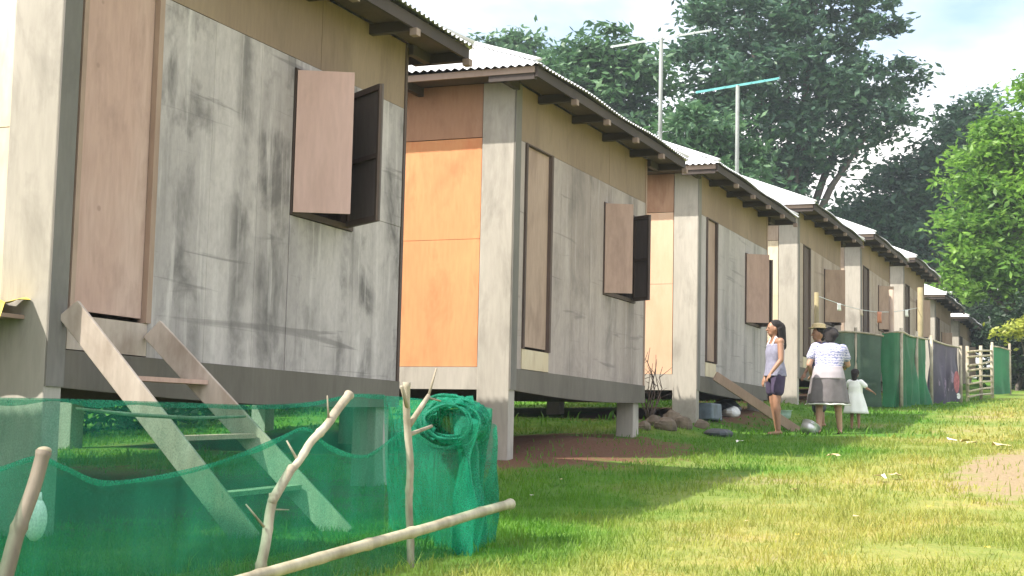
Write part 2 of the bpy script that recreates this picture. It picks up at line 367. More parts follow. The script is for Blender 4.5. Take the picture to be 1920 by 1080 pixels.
# ------------------------------------------------------------------ houses
W_, D_, OV = 3.91, 5.0, .38
HS = 2.05; HE = 2.575
def corr(a0, a1, length, height_fn, origin, eu, ev, en, amp=.011, pitch=.076, step=.019):
    """corrugated sheet: s along the eave, t up the slope to height_fn(s)"""
    mb = MB(); n = max(2, int((a1-a0)/step)); vs = []; o, eu, ev, en = map(Vector, (origin, eu, ev, en))
    for i in range(n+1):
        s = a0+(a1-a0)*i/n; h = height_fn(s); w = amp*math.sin(2*PI*s/pitch)
        for k in range(3):
            t = -.03*(k == 0)+h*k/2; sag = -.010*math.sin(3*s+1)*(1-k/2)
            vs.append(o+eu*s+ev*t+en*(w+sag))
    return vs, [(i*3+k, (i+1)*3+k, (i+1)*3+k+1, i*3+k+1) for i in range(n) for k in (0, 1)]
HIP = math.radians(25)
def roof(parent, far=False):
    t = math.tan(HIP); c = math.cos(HIP); s_ = math.sin(HIP); L = W_+2*OV; DD = D_+2*OV; half = L/2
    mb = MB(); st = .019 if not far else .038
    o = (-OV, -OV, HE+.035)
    hf = lambda s: min(s, L-s)/c if min(s, L-s) > 0 else 0
    hs = lambda s: min(s, DD-s, half)/c if min(s, DD-s) > 0 else 0
    for vs, fs in (corr(0, L, L, hf, o, (1, 0, 0), (0, c, s_), (0, -s_, c), step=st),
                   corr(0, DD, DD, hs, o, (0, 1, 0), (c, 0, s_), (-s_, 0, c), step=st),
                   corr(0, DD, DD, hs, (-OV+L, -OV, HE+.035), (0, 1, 0), (-c, 0, s_), (s_, 0, c), step=st),
                   corr(0, L, L, hf, (-OV, -OV+DD, HE+.035), (1, 0, 0), (0, -c, s_), (0, s_, c), step=st)):
        mb.add(vs, fs, True)
    r = mb.build('roof', 'roof', parent)
    # hip caps
    cp = MB(); z = HE+.06
    for p, q in (((-OV, -OV, z), (-OV+half, -OV+half, z+half*t)), ((L-OV, -OV, z), (-OV+half, -OV+half, z+half*t)), ((-OV+half, -OV+half, z+half*t), (-OV+half, DD-OV-half, z+half*t))):
        cp.tube([p, q], .035, 6, flat=.5)
    cp.build('ridge_cap', 'roof', r)
    f = MB(); th = .022; h = .09
    f.box(-OV+.03, L-OV-.03, -OV+.02, -OV+.02+th, HE-h+.01, HE+.01)
    f.box(-OV+.03, L-OV-.03, DD-OV-.02-th, DD-OV-.02, HE-h+.01, HE+.01)
    f.box(L-OV-.02-th, L-OV-.02, -OV+.045, DD-OV-.045, HE-h+.01, HE+.012)
    f.build('fascia', 'fascia', r)
    g = MB(); g.box(-OV+.02, -OV+.045, -OV+.045, DD-OV-.045, HE-.045, HE+.012)
    g.build('near_fascia', 'rafter', r)
    for i in range(6):
        x = -OV+.06+i*(L-.12)/5
        a = MB(); a.box(x-.028, x+.028, -OV+.05, .1, HE-.10, HE-.025)
        a.build('rafter', 'fascia', r)
        if i: a = MB(); a.box(x-.032, x+.032, -OV-.008, -OV+.048, HE-.135, HE-.083); a.build('rafter_end', 'rafter', r)
    for i in range(6):
        y = -OV+.35+i*.95
        a = MB(); a.box(-OV+.05, .0, y-.025, y+.025, HE-.10, HE-.02)
        a.build('rafter', 'fascia', r)
        a = MB(); a.box(W_, W_+OV-.05, y-.025, y+.025, HE-.10, HE-.02)
        a.build('rafter', 'fascia', r)
    a = MB(); a.box(-OV+.05, L-OV-.05, -OV+.045, -.04, HE-.022, HE-.012); a.build('eave_shade_sheet', 'darkwood', r)  # dark sheets added under the open eaves to stand in for shade
    a = MB(); a.box(-OV+.05, -.03, -.038, DD-OV-.05, HE-.022, HE-.012); a.build('eave_shade_sheet', 'darkwood', r)
    a = MB(); a.box(W_+.012, L-OV-.05, -.038, DD-OV-.05, HE-.022, HE-.012); a.build('eave_shade_sheet', 'darkwood', r)
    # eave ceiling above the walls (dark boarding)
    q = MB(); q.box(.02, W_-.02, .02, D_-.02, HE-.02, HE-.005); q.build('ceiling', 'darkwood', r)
    return r
def house(i, X, z0, label, cols, door, win, gaps=True, ground_low=None, far=False):
    root = empty('stilt_house', (X, 0, z0), label, 'house', 'houses in the row')
    sid, side, top, doormat, shut = cols
    T = .03
    d0, d1 = door; w0, w1, wz0, wz1 = win
    # front siding: panels with gaps, around the door and the window openings
    fb = MB(); g = .0012
    def pan(x0, x1, za, zb, y=-.0):
        if x1-x0 > .02: fb.box(x0+g, x1-g, y-.012+rnd.uniform(-.003, .003), y+T-.01, za+g, zb-g)
    pan(.13, d0-.04, 0, HS)
    cuts = [d1+.04, d1+.04+(w0-d1)*.36, d1+.04+(w0-d1)*.70, w0-.02]
    for a, c_ in zip(cuts[:-1], cuts[1:]):
        pan(a, c_, 0, HS)
    pan(w0-.02, (w0+w1)/2, 0, wz0-.02); pan((w0+w1)/2, w1+.02, 0, wz0-.02)
    pan(w0-.02, w1+.02, wz1+.02, HS)
    pan(w1+.02, W_-.05, 0, 1.15); pan(w1+.02, W_-.05, 1.15, HS)
    fb.build('front_siding', sid, root)
    pb = MB(); pb.box(d0-.03, d1+.03, -.016, .012, .006, .185); pb.build('threshold_panel', 'stringer' if i == 0 else 'side_pale', root)
    # upper band
    ub = MB(); n = 3
    for k in range(n):
        a, c_ = .1+k*(W_-.12)/n, .1+(k+1)*(W_-.12)/n
        ub.box(a+.002, c_-.002, -.004+rnd.uniform(-.002, .002), .02, HS+.006, HE-.02)
    ub.build('upper_band', 'band', root)
    # near side wall with upper and lower boards
    sw = MB(); zc = 2.065
    for a, c_ in ((.30, 1.5), (1.5, 2.72), (2.72, 3.94), (3.94, D_-.06)):
        sw.box(.0, .02, a+.002, c_-.002, .012, 1.148); sw.box(rnd.uniform(-.002, .001), .02, a+.002, c_-.002, 1.152, zc-.003)
    sw.build('side_wall', side, root)
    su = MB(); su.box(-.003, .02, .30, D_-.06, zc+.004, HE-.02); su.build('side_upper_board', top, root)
    bw = MB(); bw.box(W_-.02, W_, .05, D_-.05, .01, HE-.02); bw.box(.03, W_-.03, D_-.02, D_, .01, HE-.02); bw.build('back_wall', 'side_tan', root)
    fl = MB(); fl.box(.03, W_-.03, .03, D_-.03, -.05, -.01); fl.build('floor', 'darkwood', root)
    # skirt beams
    sag = MB(); N = 8
    for k in range(N):
        a, c_ = .1+k*(W_-.1)/N, .1+(k+1)*(W_-.1)/N; f = lambda x: -.19-.035*math.sin(PI*x/W_)*(1 if i < 3 else .4)
        vs = [(a, -.02, 0), (a, -.02, f(a)), (c_, -.02, f(c_)), (c_, -.02, 0), (a, .03, 0), (a, .03, f(a)), (c_, .03, f(c_)), (c_, .03, 0)]
        sag.add(vs, [(0, 1, 2, 3), (4, 7, 6, 5), (1, 5, 6, 2)]+([(0, 4, 5, 1)] if k == 0 else [])+([(3, 2, 6, 7)] if k == N-1 else [])+[(0, 3, 7, 4)])
    sag.build('skirt_beam', 'beam', root)
    s2 = MB(); s2.box(-.012, .03, .28, D_, -.19, .008); s2.build('skirt_beam', 'post', root)
    s3 = MB(); s3.box(W_-.04, W_+.01, .04, D_, -.19, .008); s3.build('skirt_beam', 'beam', root)
    # corner column (full height) and stub posts under the floor
    gz = lambda x, y: G(X+x, y)-z0-.1
    cc = MB(); cc.box(-.022, .11, -.022, .29, min(gz(0, 0), -.05), HE-.02, .003); bevel(cc.build('corner_column', 'post', root), .008)
    cf = MB(); cf.box(-.024, .112, -.034, -.023, -.19, HE-.03); cf.build('column_shade_face', 'post_shade', root)  # dark sheet over the column front, painting the shade on that face
    c2 = MB(); c2.box(W_-.03, W_+.008, -.014, .1, -.0, HE-.02); bevel(c2.build('corner_board', 'darkwood' if i == 0 else 'ply_brown', root), .004)
    for (x, y) in ((W_-.28, .02), (0.02, D_-.3), (W_-.28, D_-.3), (W_/2-.1, D_/2)):
        if gz(x, y) < -.25:
            p = MB(); p.box(x, x+.2, y, y+.2, gz(x, y), -.05 if y > .1 else -.19, .004); bevel(p.build('stilt', 'post', root), .01)
    # door
    dz0, dz1 = .2, HS-.012
    fr = MB(); fr.box(d0-.035, d0, -.03, .03, .188, HS); fr.box(d1, d1+.045, -.03, .03, .188, HS); fr.box(d0, d1, -.028, .03, dz1, HS-.001)
    fro = fr.build('door_frame', 'darkwood' if i != 0 else 'ply_brown', root)
    dm = MB(); dm.box(d0+.004, d1-.004, .004, .028, dz0+.012, dz1-.004); dr = dm.build('door', doormat, root)
    # window: frame, two open leaves
    wf = MB(); e = .035
    wf.box(w0-.015, w0+e, -.025, .05, wz0-.015, wz1+.015); wf.box(w1-e, w1+.015, -.025, .05, wz0-.015, wz1+.015)
    wf.box(w0+e, w1-e, -.025, .05, wz0-.015, wz0+e-.01); wf.box(w0+e, w1-e, -.025, .05, wz1-e+.01, wz1+.015)
    wn = wf.build('window_frame', 'darkwood', root)
    la, lb_, aa, ab = [(.37, .44, 62, 56), (.29, .25, 62, 60), (.33, .22, 58, 64), (.36, .2, 64, 50), (.36, .2, 50, 60), (.34, .25, 66, 50), (.3, .2, 60, 60), (.3, .2, 60, 60)][i]
    for hx, sg, ang, wd, mt in ((w0-.012, 1, math.radians(aa), la, shut), (w1-.06, -1, math.radians(ab), lb_, 'leaf_in_shade')):
        dx, dy = sg*math.cos(ang), -math.sin(ang); nx_, ny_ = -dy, dx
        c = Vector((hx, -.03, 0))
        leaf = MB(); z_a, z_b = wz0, wz1
        cen = c+Vector((dx, dy, 0))*wd/2+Vector((0, 0, (z_a+z_b)/2))
        leaf.obox(cen, Vector((dx, dy, 0))*wd/2, Vector((nx_, ny_, 0))*.006, (0, 0, (z_b-z_a)/2))
        lf = leaf.build('shutter', mt, root)
        ba = MB(); sgn = 1 if sg > 0 else 1
        inside = Vector((nx_, ny_, 0)) * (1 if ny_ > 0 else -1) if sg > 0 else Vector((nx_, ny_, 0)) * (1 if nx_ < 0 else -1)
        for zz, hh in ((z_a+.02, .02), ((z_a+z_b)/2-.02, .015), (z_b-.02, .02)):
            ba.obox(cen+inside*.016+Vector((0, 0, zz-(z_a+z_b)/2)), Vector((dx, dy, 0))*(wd/2-.025), inside*.009, (0, 0, hh))
        for e_ in (-1, 1):
            ba.obox(cen+inside*.0165+Vector((dx, dy, 0))*e_*(wd/2-.013), Vector((dx, dy, 0))*.012, inside*.009, (0, 0, (z_b-z_a)/2-.002))
        ba.build('shutter_frame', 'darkwood', lf)
    roof(root, far)
    return root
HZ = [.394, .602, .820, 1.244, 1.571, 1.825, 1.525, 1.42]
LB = ['nearest stilt house, with stained grey panels, pink open shutter and a ladder',
      'stilt house with a bright orange side wall, standing over bare brown earth',
      'peach-sided stilt house with rubble at its foot and a plank at its door',
      'pale cream-sided house fourth in the row, behind the standing women',
      'brown-shuttered house fifth in the row, behind the grey-green netting',
      'sixth house of the row, rising behind the bright green netting corner',
      'lower tan house seventh in the row, behind the purple tarpaulin and beside a yellowish post',
      'smallest and farthest low house, its bright tin roof showing behind the stick fence']
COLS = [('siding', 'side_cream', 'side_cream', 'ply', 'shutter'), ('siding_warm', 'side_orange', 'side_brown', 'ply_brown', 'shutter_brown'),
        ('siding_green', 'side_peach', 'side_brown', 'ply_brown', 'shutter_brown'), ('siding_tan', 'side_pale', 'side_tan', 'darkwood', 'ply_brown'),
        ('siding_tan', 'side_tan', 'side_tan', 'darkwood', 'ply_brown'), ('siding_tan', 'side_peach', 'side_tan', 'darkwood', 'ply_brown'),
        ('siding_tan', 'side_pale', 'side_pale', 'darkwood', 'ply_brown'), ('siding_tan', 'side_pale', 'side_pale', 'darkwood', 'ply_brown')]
DOORS = [(.17, .78), (.30, .90), (.46, .92), (.5, 1.0), (.4, 1.0), (.4, 1.0), (.4, 1.), (.4, 1.)]
WINS = [(2.30, 3.10, 1.03, 1.97), (2.46, 3.50, .90, 1.83), (2.54, 3.45, .86, 1.83), (2.3, 3.2, .9, 1.83), (2.3, 3.2, .9, 1.83), (2.3, 3.2, .9, 1.83), (1.6, 2.5, .9, 1.7), (2.3, 3.2, .9, 1.83)]
for i in range(8):
    house(i, 6.06+6.04*i, HZ[i], LB[i], COLS[i], DOORS[i], WINS[i], far=i > 2)
house(0, .02, .15, 'stilt house beyond the left edge of the view whose shadow falls on the ladder', COLS[0], DOORS[0], WINS[0], far=True)

# yellow cloth on a little shelf, on the side wall of the nearest house
r = empty('wall_shelf', (6.035, .5, .56), 'small wall shelf covered with yellow cloth on the cream side wall', 'shelf')
a = MB(); a.box(-.20, 0, -.38, .45, -.02, 0); a.build('board', 'ply_brown', r)
a = MB(); vs = []; n = 24
for i in range(n+1):
    y = -.42+.9*i/n
    for k, (x, z) in enumerate(((-.005, .075), (-.10, .06), (-.2, .035), (-.225, -.03), (-.228, -.05))):
        vs.append((x+.006*math.sin(i*1.7+k), y, z+.014*math.sin(i*1.3+k)+rnd.uniform(-.004, .004)))
a.add(vs, [(i*5+k, i*5+k+1, (i+1)*5+k+1, (i+1)*5+k) for i in range(n) for k in range(4)], True); a.build('cloth', 'yellow', r)

# ladder of the nearest house
r = empty('ladder', (6.5, -.6, -.45), 'wooden ladder with two long plank rails leaning at the nearest door', 'ladder')
def plank(mb, p, q, w, th, side=Vector((1, 0, 0))):
    p, q = Vector(p), Vector(q); d = (q-p).normalized(); n = d.cross(side).normalized()
    mb.obox((p+q)/2, d*(q-p).length/2, side*th/2, n*w/2)
RL = Vector((6.5, -.6, -.45))
Lt, Lb = Vector((6.15, -.06, .60)), Vector((6.42, -1.02, -.55)); Rt, Rb = Vector((6.86, -.06, .55)), Vector((6.86, -1.30, -.53))
for p, q in ((Lt, Lb), (Rt, Rb)):
    a = MB(); plank(a, p-RL, q-RL, .13, .035, Vector((.96, .28, 0)).normalized()); bevel(a.build('rail', 'stringer', r), .004)
for t_ in (.30, .56, .80):
    p, q = Lt.lerp(Lb, t_), Rt.lerp(Rb, t_-.03); a = MB()
    d = (q-p).normalized(); a.obox((p+q)/2-RL, d*((q-p).length/2-.015), Vector((0, 0, 1))*.012, d.cross(Vector((0, 0, 1)))*.055); a.build('tread', 'ply' if t_ < .7 else 'stick', r)
# plank at third house
r = MB(); plank(r, (18.72, -.10, .84), (19.55, -1.0, G(19.55, -1.0)), .12, .03, Vector((.75, .66, 0)).normalized())
tag(bevel(r.build('plank', 'ply_brown'), .004), 'worn plank leaning from the ground up to the peach-sided house door', 'plank')

# ------------------------------------------------------------------ near net fence
def poly(pts, n):
    pts = [Vector(p) for p in pts]; L = [0]
    for a_, b_ in zip(pts, pts[1:]): L.append(L[-1]+(b_-a_).length)
    out = []
    for i in range(n+1):
        s = L[-1]*i/n; k = max(j for j in range(len(L)) if L[j] <= s+1e-9); k = min(k, len(pts)-2)
        u = (s-L[k])/(L[k+1]-L[k]); P0 = pts[max(k-1, 0)]; P1 = pts[k]; P2 = pts[k+1]; P3 = pts[min(k+2, len(pts)-1)]
        out.append(.5*((2*P1)+(P2-P0)*u+(2*P0-5*P1+4*P2-P3)*u*u+(3*P1-P0-3*P2+P3)*u**3))
    return out
def net(name, top, n, m, mat, parent, nrm, fold=.03, low=.0, flare=.0, seed=0, zbot=None, hem=None):
    tp = poly(top, n); vs = []
    for i, p in enumerate(tp):
        gz = (zbot if zbot is not None else G(p.x, p.y)+low)
        for k in range(m+1):
            u = k/m; z = p.z+(gz-p.z)*u
            o = fold*(.3+u)*mnoise.noise(Vector((p.x*3.2, p.y*3.2+seed, z*1.4)))*2 + fold*.5*u*math.sin((p.x+p.y)*17+seed)
            vs.append((p.x+nrm[0]*(o+flare*u)+.02*mnoise.noise(Vector((p.x*5, z*4, seed))), p.y+nrm[1]*(o+flare*u), z))
    b = MB(); b.add(vs, [(i*(m+1)+k, (i+1)*(m+1)+k, (i+1)*(m+1)+k+1, i*(m+1)+k+1) for i in range(n) for k in range(m)], True)
    o = b.build(name, mat, parent)
    if hem:
        h = MB(); vs = []
        for i, p in enumerate(tp):
            q = Vector(vs_ := (p.x, p.y, p.z)); w = hem*(.7+.6*mnoise.noise(Vector((p.x*4, seed, 0))))
            for k in range(4):
                u = k/3; vs.append((q.x+nrm[0]*(-.012+.006*math.sin(u*PI)), q.y+nrm[1]*(-.012)-.0, q.z+.006-w*u))
        h.add(vs, [(i*4+k, (i+1)*4+k, (i+1)*4+k+1, i*4+k+1) for i in range(n) for k in range(3)], True); h.build('net_hem', 'net_hem', o)
    return o
fence = empty('net_fence', (5.0, -2.2, -.6), 'sagging green mesh net fence round a small plot in the foreground', 'net fence')
fp = Vector((5.0, -2.2, -.6))
T_ = lambda pts: [Vector(p) for p in pts]
front_top = [(2.2, -2.2, -.12), (2.8, -2.2, -.16), (3.207, -2.2, -.13), (3.428, -2.2, -.087), (3.558, -2.2, -.118), (3.784, -2.2, -.164), (4.297, -2.2, -.115), (4.698, -2.2, -.03), (4.923, -2.2, .015), (5.09, -2.2, -.047), (5.398, -2.2, -.088), (5.753, -2.2, .012), (6.05, -2.2, -.045), (6.25, -2.2, -.04), (6.38, -2.2, .06)]
back_top = [(2.8, -1.45, .07), (4.0, -1.45, .089), (4.382, -1.45, .097), (5.098, -1.45, .105), (5.695, -1.45, .112), (6.2, -1.45, .14), (6.6, -1.45, .19), (6.95, -1.45, .2)]
side_top = [(6.38, -2.2, .05), (6.50, -2.0, .15), (6.60, -1.9, .17), (6.8, -1.65, .19), (6.95, -1.45, .2)]
objs = [net('net_panel', front_top, 150, 22, 'net', None, (0, -1), .022, .0, seed=1, hem=.024),
        net('net_panel', back_top, 120, 18, 'net', None, (0, 1), .02, .0, seed=5, hem=.03),
        net('net_panel', side_top, 50, 22, 'net_bunch', None, (1, 0), .05, .0, flare=.06, seed=9)]
for o in objs:
    o.parent = fence; o.matrix_parent_inverse = Matrix.Translation(-fp)
# bunched roll of net at the corner: an open loop and hanging folds
def ring(cx, cy, cz, R, r, seed, ax=Vector((.385, -.92, 0)), n=40, sq=1.):
    b = MB(); pts = []; 
    for i in range(n+1):
        a = 2*PI*i/n; rr = R*(1+.12*mnoise.noise(Vector((math.cos(a)*1.5, math.sin(a)*1.5, seed))))
        pts.append(Vector((cx, cy, cz))+ax*math.cos(a)*rr+Vector((.3, .12, 1)).normalized()*math.sin(a)*rr*sq)
    b.tube(pts, [r*(1+.35*mnoise.noise(Vector((i*.35, seed, 2)))) for i in range(n+1)], 14, caps=False, flat=.6); return b
RR = random.Random(11)
for k in range(3):
    b = MB()
    for j in range(7):
        q = (k*7+j)/20; dx = .36*q+RR.uniform(-.02, .02); R_ = .105+.045*math.sin(PI*min(1, q*1.25))+RR.uniform(-.012, .012)
        rg = ring(6.30+dx, -2.15+dx*.4+RR.uniform(-.02, .02), .065+RR.uniform(-.02, .012), R_, RR.uniform(.006, .016), k*7+j, Vector((.385+RR.uniform(-.25, .25), -.92, RR.uniform(-.12, .12))), 46, .78)
        b.add(rg.v, rg.f, True)
    # crumpled sheet between the folds
    vs = []; n, m_ = 46, 5
    for i in range(n+1):
        a = 2*PI*i/n
        for j in range(m_+1):
            q = (k+j/m_)/3; dx = .38*q; R_ = .11+.045*math.sin(PI*min(1, q*1.25))+.022*math.sin(j*2.6+i*.9)+.03*mnoise.noise(Vector((math.cos(a)*3, math.sin(a)*3, q*9)))
            vs.append(Vector((6.30+dx, -2.15+dx*.4, .065))+Vector((.385, -.92, 0))*math.cos(a)*R_+Vector((.3, .12, 1)).normalized()*math.sin(a)*R_*.78)
    b.add(vs, [(i*(m_+1)+j, (i+1)*(m_+1)+j, (i+1)*(m_+1)+j+1, i*(m_+1)+j+1) for i in range(n) for j in range(m_)], True)
    o = b.build('net_roll', 'net_bunch', fence); o.matrix_parent_inverse = Matrix.Translation(-fp)
b = MB(); vs = []; n, m_ = 60, 20
for i in range(n+1):
    for k in range(m_+1):
        u = i/n; v = k/m_; x = 6.24+.56*u; y = -2.23+.14*u; z = .02+.13*math.sin(PI*(u*.9+.05))-.0
        z = z+(G(6.4, -2.2)-.05-z)*v
        vs.append((x+.05*v*(u-.5)+.03*math.sin(u*14+v*3), y-.05*math.sin(u*21+v*2)-.03*v+.05*mnoise.noise(Vector((u*8, v*3, 4))), z))
b.add(vs, [(i*(m_+1)+k, (i+1)*(m_+1)+k, (i+1)*(m_+1)+k+1, i*(m_+1)+k+1) for i in range(n) for k in range(m_)], True)
o = b.build('net_drape', 'net_bunch', fence); o.matrix_parent_inverse = Matrix.Translation(-fp)
b = MB(); vs = []
for i in range(13):
    u = i/12
    for k in range(5):
        v = k/4; vs.append((6.62+.30*u, -2.12+.18*u, -.02-.05*u+(.04-.05*v)*(1-u*.75)+.008*math.sin(u*9+k)))
b.add(vs, [(i*5+k, (i+1)*5+k, (i+1)*5+k+1, i*5+k+1) for i in range(12) for k in range(4)], True)
o = b.build('net_corner_tip', 'net_hem', fence); o.matrix_parent_inverse = Matrix.Translation(-fp)

def knotty(p, q, r0, r1, n=14, wob=.008, knots=5, seed=0):
    b = MB(); p, q = Vector(p), Vector(q); pts = []; rs = []
    for i in range(n*3+1):
        u = i/(n*3); w = Vector((mnoise.noise(Vector((u*4, seed, 0))), mnoise.noise(Vector((u*4, seed, 5))), 0))*wob
        k = max(0, math.cos(2*PI*u*knots))**24*.18; pts.append(p.lerp(q, u)+w); rs.append((r0+(r1-r0)*u)*(1+k))
    b.tube(pts, rs, 12); return b
# stakes
b = knotty((3.383, -2.25, -.07), (3.12, -2.27, -.68), .020, .024, knots=3, seed=1); st_ = b.build('stake', 'old_bamboo'); q = MB(); q.ell((3.384, -2.25, -.066), (.021, .021, .012)); q.build('cut_top', 'bamboo', st_); tag(st_, 'short thick bamboo stake leaning at the left edge, pale cut top', 'stake')
b = knotty((5.134, -2.25, .15), (4.698, -2.25, -.148), .018, .014, knots=4, seed=2)
b.cap((4.72, -2.25, -.13), (4.60, -2.25, -.24), .017, .018)
b2 = knotty((4.61, -2.25, -.22), (4.47, -2.25, -.70), .017, .02, knots=4, seed=4); b.add(b2.v, b2.f, True)
for (p, q, r_) in (((4.98, -2.25, .045), (4.945, -2.26, .14), .005), ((4.58, -2.25, -.27), (4.68, -2.27, -.275), .004), ((4.55, -2.25, -.33), (4.46, -2.23, -.25), .005), ((4.76, -2.25, -.10), (4.73, -2.22, -.03), .006), ((5.0, -2.25, .06), (4.93, -2.25, -.01), .004)):
    b.tube([p, q], [r_, r_*.5], 6)
tag(b.build('stake', 'stick'), 'crooked bent branch stake with twig stubs in the middle of the net', 'stake')
b = knotty((5.658, -2.235, .22), (5.762, -2.235, -.68), .015, .016, knots=4, seed=6, wob=.014)
for (p, q, r_) in (((5.68, -2.235, .10), (5.58, -2.25, .20), .011), ((5.69, -2.235, .04), (5.82, -2.26, .17), .014), ((5.82, -2.26, .17), (5.87, -2.27, .29), .006), ((5.82, -2.26, .16), (5.90, -2.28, .15), .005), ((5.69, -2.235, .0), (5.86, -2.26, .04), .010)):
    b.tube([p, q], [r_, r_*.7], 7)
tag(b.build('stake', 'stick'), 'upright branch stake with forked twigs at its top beside the net roll', 'stake')
b = knotty((6.62, -2.32, -.315), (3.75, -2.52, -.475), .023, .020, n=24, knots=7, seed=8, wob=.015)
tag(b.build('bamboo_pole', 'bamboo'), 'long pale bamboo pole lying along the foot of the green net', 'pole')
b = MB(); pts = [(4.55, -1.42, .07), (4.9, -1.42, .055), (5.3, -1.42, .05), (5.7, -1.42, .065)]; b.tube(pts, [.006, .009, .009, .006], 6)
tag(b.build('twig', 'stick'), 'thin pale twig threaded along the top of the back net', 'twig')
# white woven bag seen through the net
b = MB(); b.ell((0, 0, .07), (.04, .035, .07)); b.tube([(0, 0, .12), (.005, 0, .155)], [.02, .014], 10)
tag(b.build('plastic_bottle', 'white_cloth', loc=(3.84, -1.85, -.36)), 'pale plastic bottle standing behind the left stake inside the net', 'bottle')

# ------------------------------------------------------------------ far enclosures in front of the houses
def farfence(name, label, cat, top, mat, posts=(), seed=0, fold=.05, group='screens in front of the far houses'):
    c = Vector(top[0]); base = Vector((c.x, c.y, G(c.x, c.y)))
    r = empty(name, base, label, cat, group)
    n = net('screen', top, 60, 10, mat, r, (.3, -1), fold, .02, seed=seed); n.matrix_parent_inverse = Matrix.Translation(-base)
    rail = MB(); rail.tube([Vector(p)+Vector((0, -.03, .0)) for p in poly(top, 12)], .018, 7); o = rail.build('top_rail', 'stick', r); o.matrix_parent_inverse = Matrix.Translation(-base)
    for (x, y, z) in posts:
        p = MB(); p.tube([(x, y, G(x, y)-.1), (x+.02, y, z)], [.035, .03], 8); o = p.build('post', 'stick', r); o.matrix_parent_inverse = Matrix.Translation(-base)
    return r
farfence('net_screen', 'grey-green netting screen running from the house wall to the bright green corner', 'screen', [(26.4, -.05, 1.98), (26.55, -.6, 1.96), (26.6, -1.0, 1.9)], 'net_grey', [(26.55, -.55, 2.05)], 3)
farfence('net_screen', 'bright green netting screen wrapped round the garden corner', 'screen', [(26.6, -1.0, 1.95), (26.7, -1.28, 1.98), (27.6, -1.32, 1.97), (29.2, -1.42, 2.02)], 'net_far', [(26.75, -1.3, 2.05), (28.2, -1.37, 2.1)], 5, .07)
farfence('tarpaulin_screen', 'dark purple tarpaulin screen with pale patches between green netting and stick fence', 'screen', [(29.3, -1.45, 2.03), (30.4, -1.6, 2.0), (31.6, -1.75, 2.02)], 'tarp', [(29.3, -1.5, 2.1), (31.6, -1.8, 2.05)], 7)
tp_ = [o for o in bpy.data.objects if o.name.startswith('tarpaulin_screen')][0]; b0 = tp_.location.copy()
for (x, z, w, h, mt, sd) in ((30.75, .42, .34, .22, 'red_print', 1), (30.85, .36, .2, .08, 'white_cloth', 2), (30.9, .14, .22, .06, 'white_cloth', 3)):
    q = MB(); n = 12; gz = G(x, -1.7); vs = [(x, -1.80, gz+z)]+[(x+w*(.6+.5*mnoise.noise(Vector((k*.9, sd, 0))))*math.cos(2*PI*k/n), -1.80-.1*w*math.cos(2*PI*k/n), gz+z+h*math.sin(2*PI*k/n)) for k in range(n)]
    q.add(vs, [(0, k+1, (k+1) % n+1) for k in range(n)]); o = q.build('printed_patch', mt, tp_); o.matrix_parent_inverse = Matrix.Translation(-b0)
    sm = o.modifiers.new('s', 'SOLIDIFY'); sm.thickness = .004; o.location.y = -.01*sd
base = Vector((31.8, -1.85, G(31.8, -1.85))); r = empty('stick_fence', base, 'fence of horizontal bamboo sticks beyond the purple tarpaulin', 'fence')
for x in (31.85, 33.1, 34.2):
    p = MB(); p.tube([(x, -1.9-(x-31.8)*.12, G(x, -1.9)-.1), (x, -1.9-(x-31.8)*.12, G(x, -1.9)+1.15)], .035, 8); o = p.build('post', 'stick', r); o.matrix_parent_inverse = Matrix.Translation(-base)
for k in range(8):
    z = .1+k*.135; p = MB(); p.tube([(31.8, -1.93, G(31.8, -1.9)+z+rnd.uniform(-.03, .03)), (33, -2.06, G(33, -2)+z+rnd.uniform(-.02, .02)), (34.3, -2.2, G(34.3, -2)+z+rnd.uniform(-.03, .03))], [.026, .02, .022], 7)
    o = p.build('rail', 'bamboo', r); o.matrix_parent_inverse = Matrix.Translation(-base)
farfence('net_screen', 'small green netting screen at the far end of the stick fence', 'screen', [(36.5, -2.0, 2.35), (37.0, -2.12, 2.36), (37.7, -2.3, 2.33)], 'net_far', [(36.5, -2.0, 2.45), (37.7, -2.3, 2.5)], 11, .03)
# poles and lines in front of the far houses
for (x, y, z, r_, mt, lb) in ((27.0, -1.1, 2.75, .05, 'side_tan', 'stout pale post standing in for the sunlit column of the sixth house'), (30.1, -1.2, 3.1, .06, 'yellow_post', 'yellowish square-topped post standing behind the purple tarpaulin'), (23.3, -.5, 2.35, .04, 'yellow_post', 'thin yellowish post between the two women')):  # first post stands in for the sunlit column of the sixth house
    p = MB(); p.tube([(0, 0, -.1), (0, 0, z-G(x, y))], [r_, r_*.9], 8)
    tag(p.build('post', mt, loc=(x, y, G(x, y))), lb, 'post')
p = MB(); a_, b_ = Vector((23.3, -.5, 2.3)), Vector((30.1, -1.15, 2.7)); pts = [a_.lerp(b_, i/12)-Vector((0, 0, .16*math.sin(PI*i/12))) for i in range(13)]; p.tube(pts, .006, 5)
tag(p.build('clothes_line', 'white_metal'), 'sagging clothes line strung between posts before the far houses', 'clothes line')
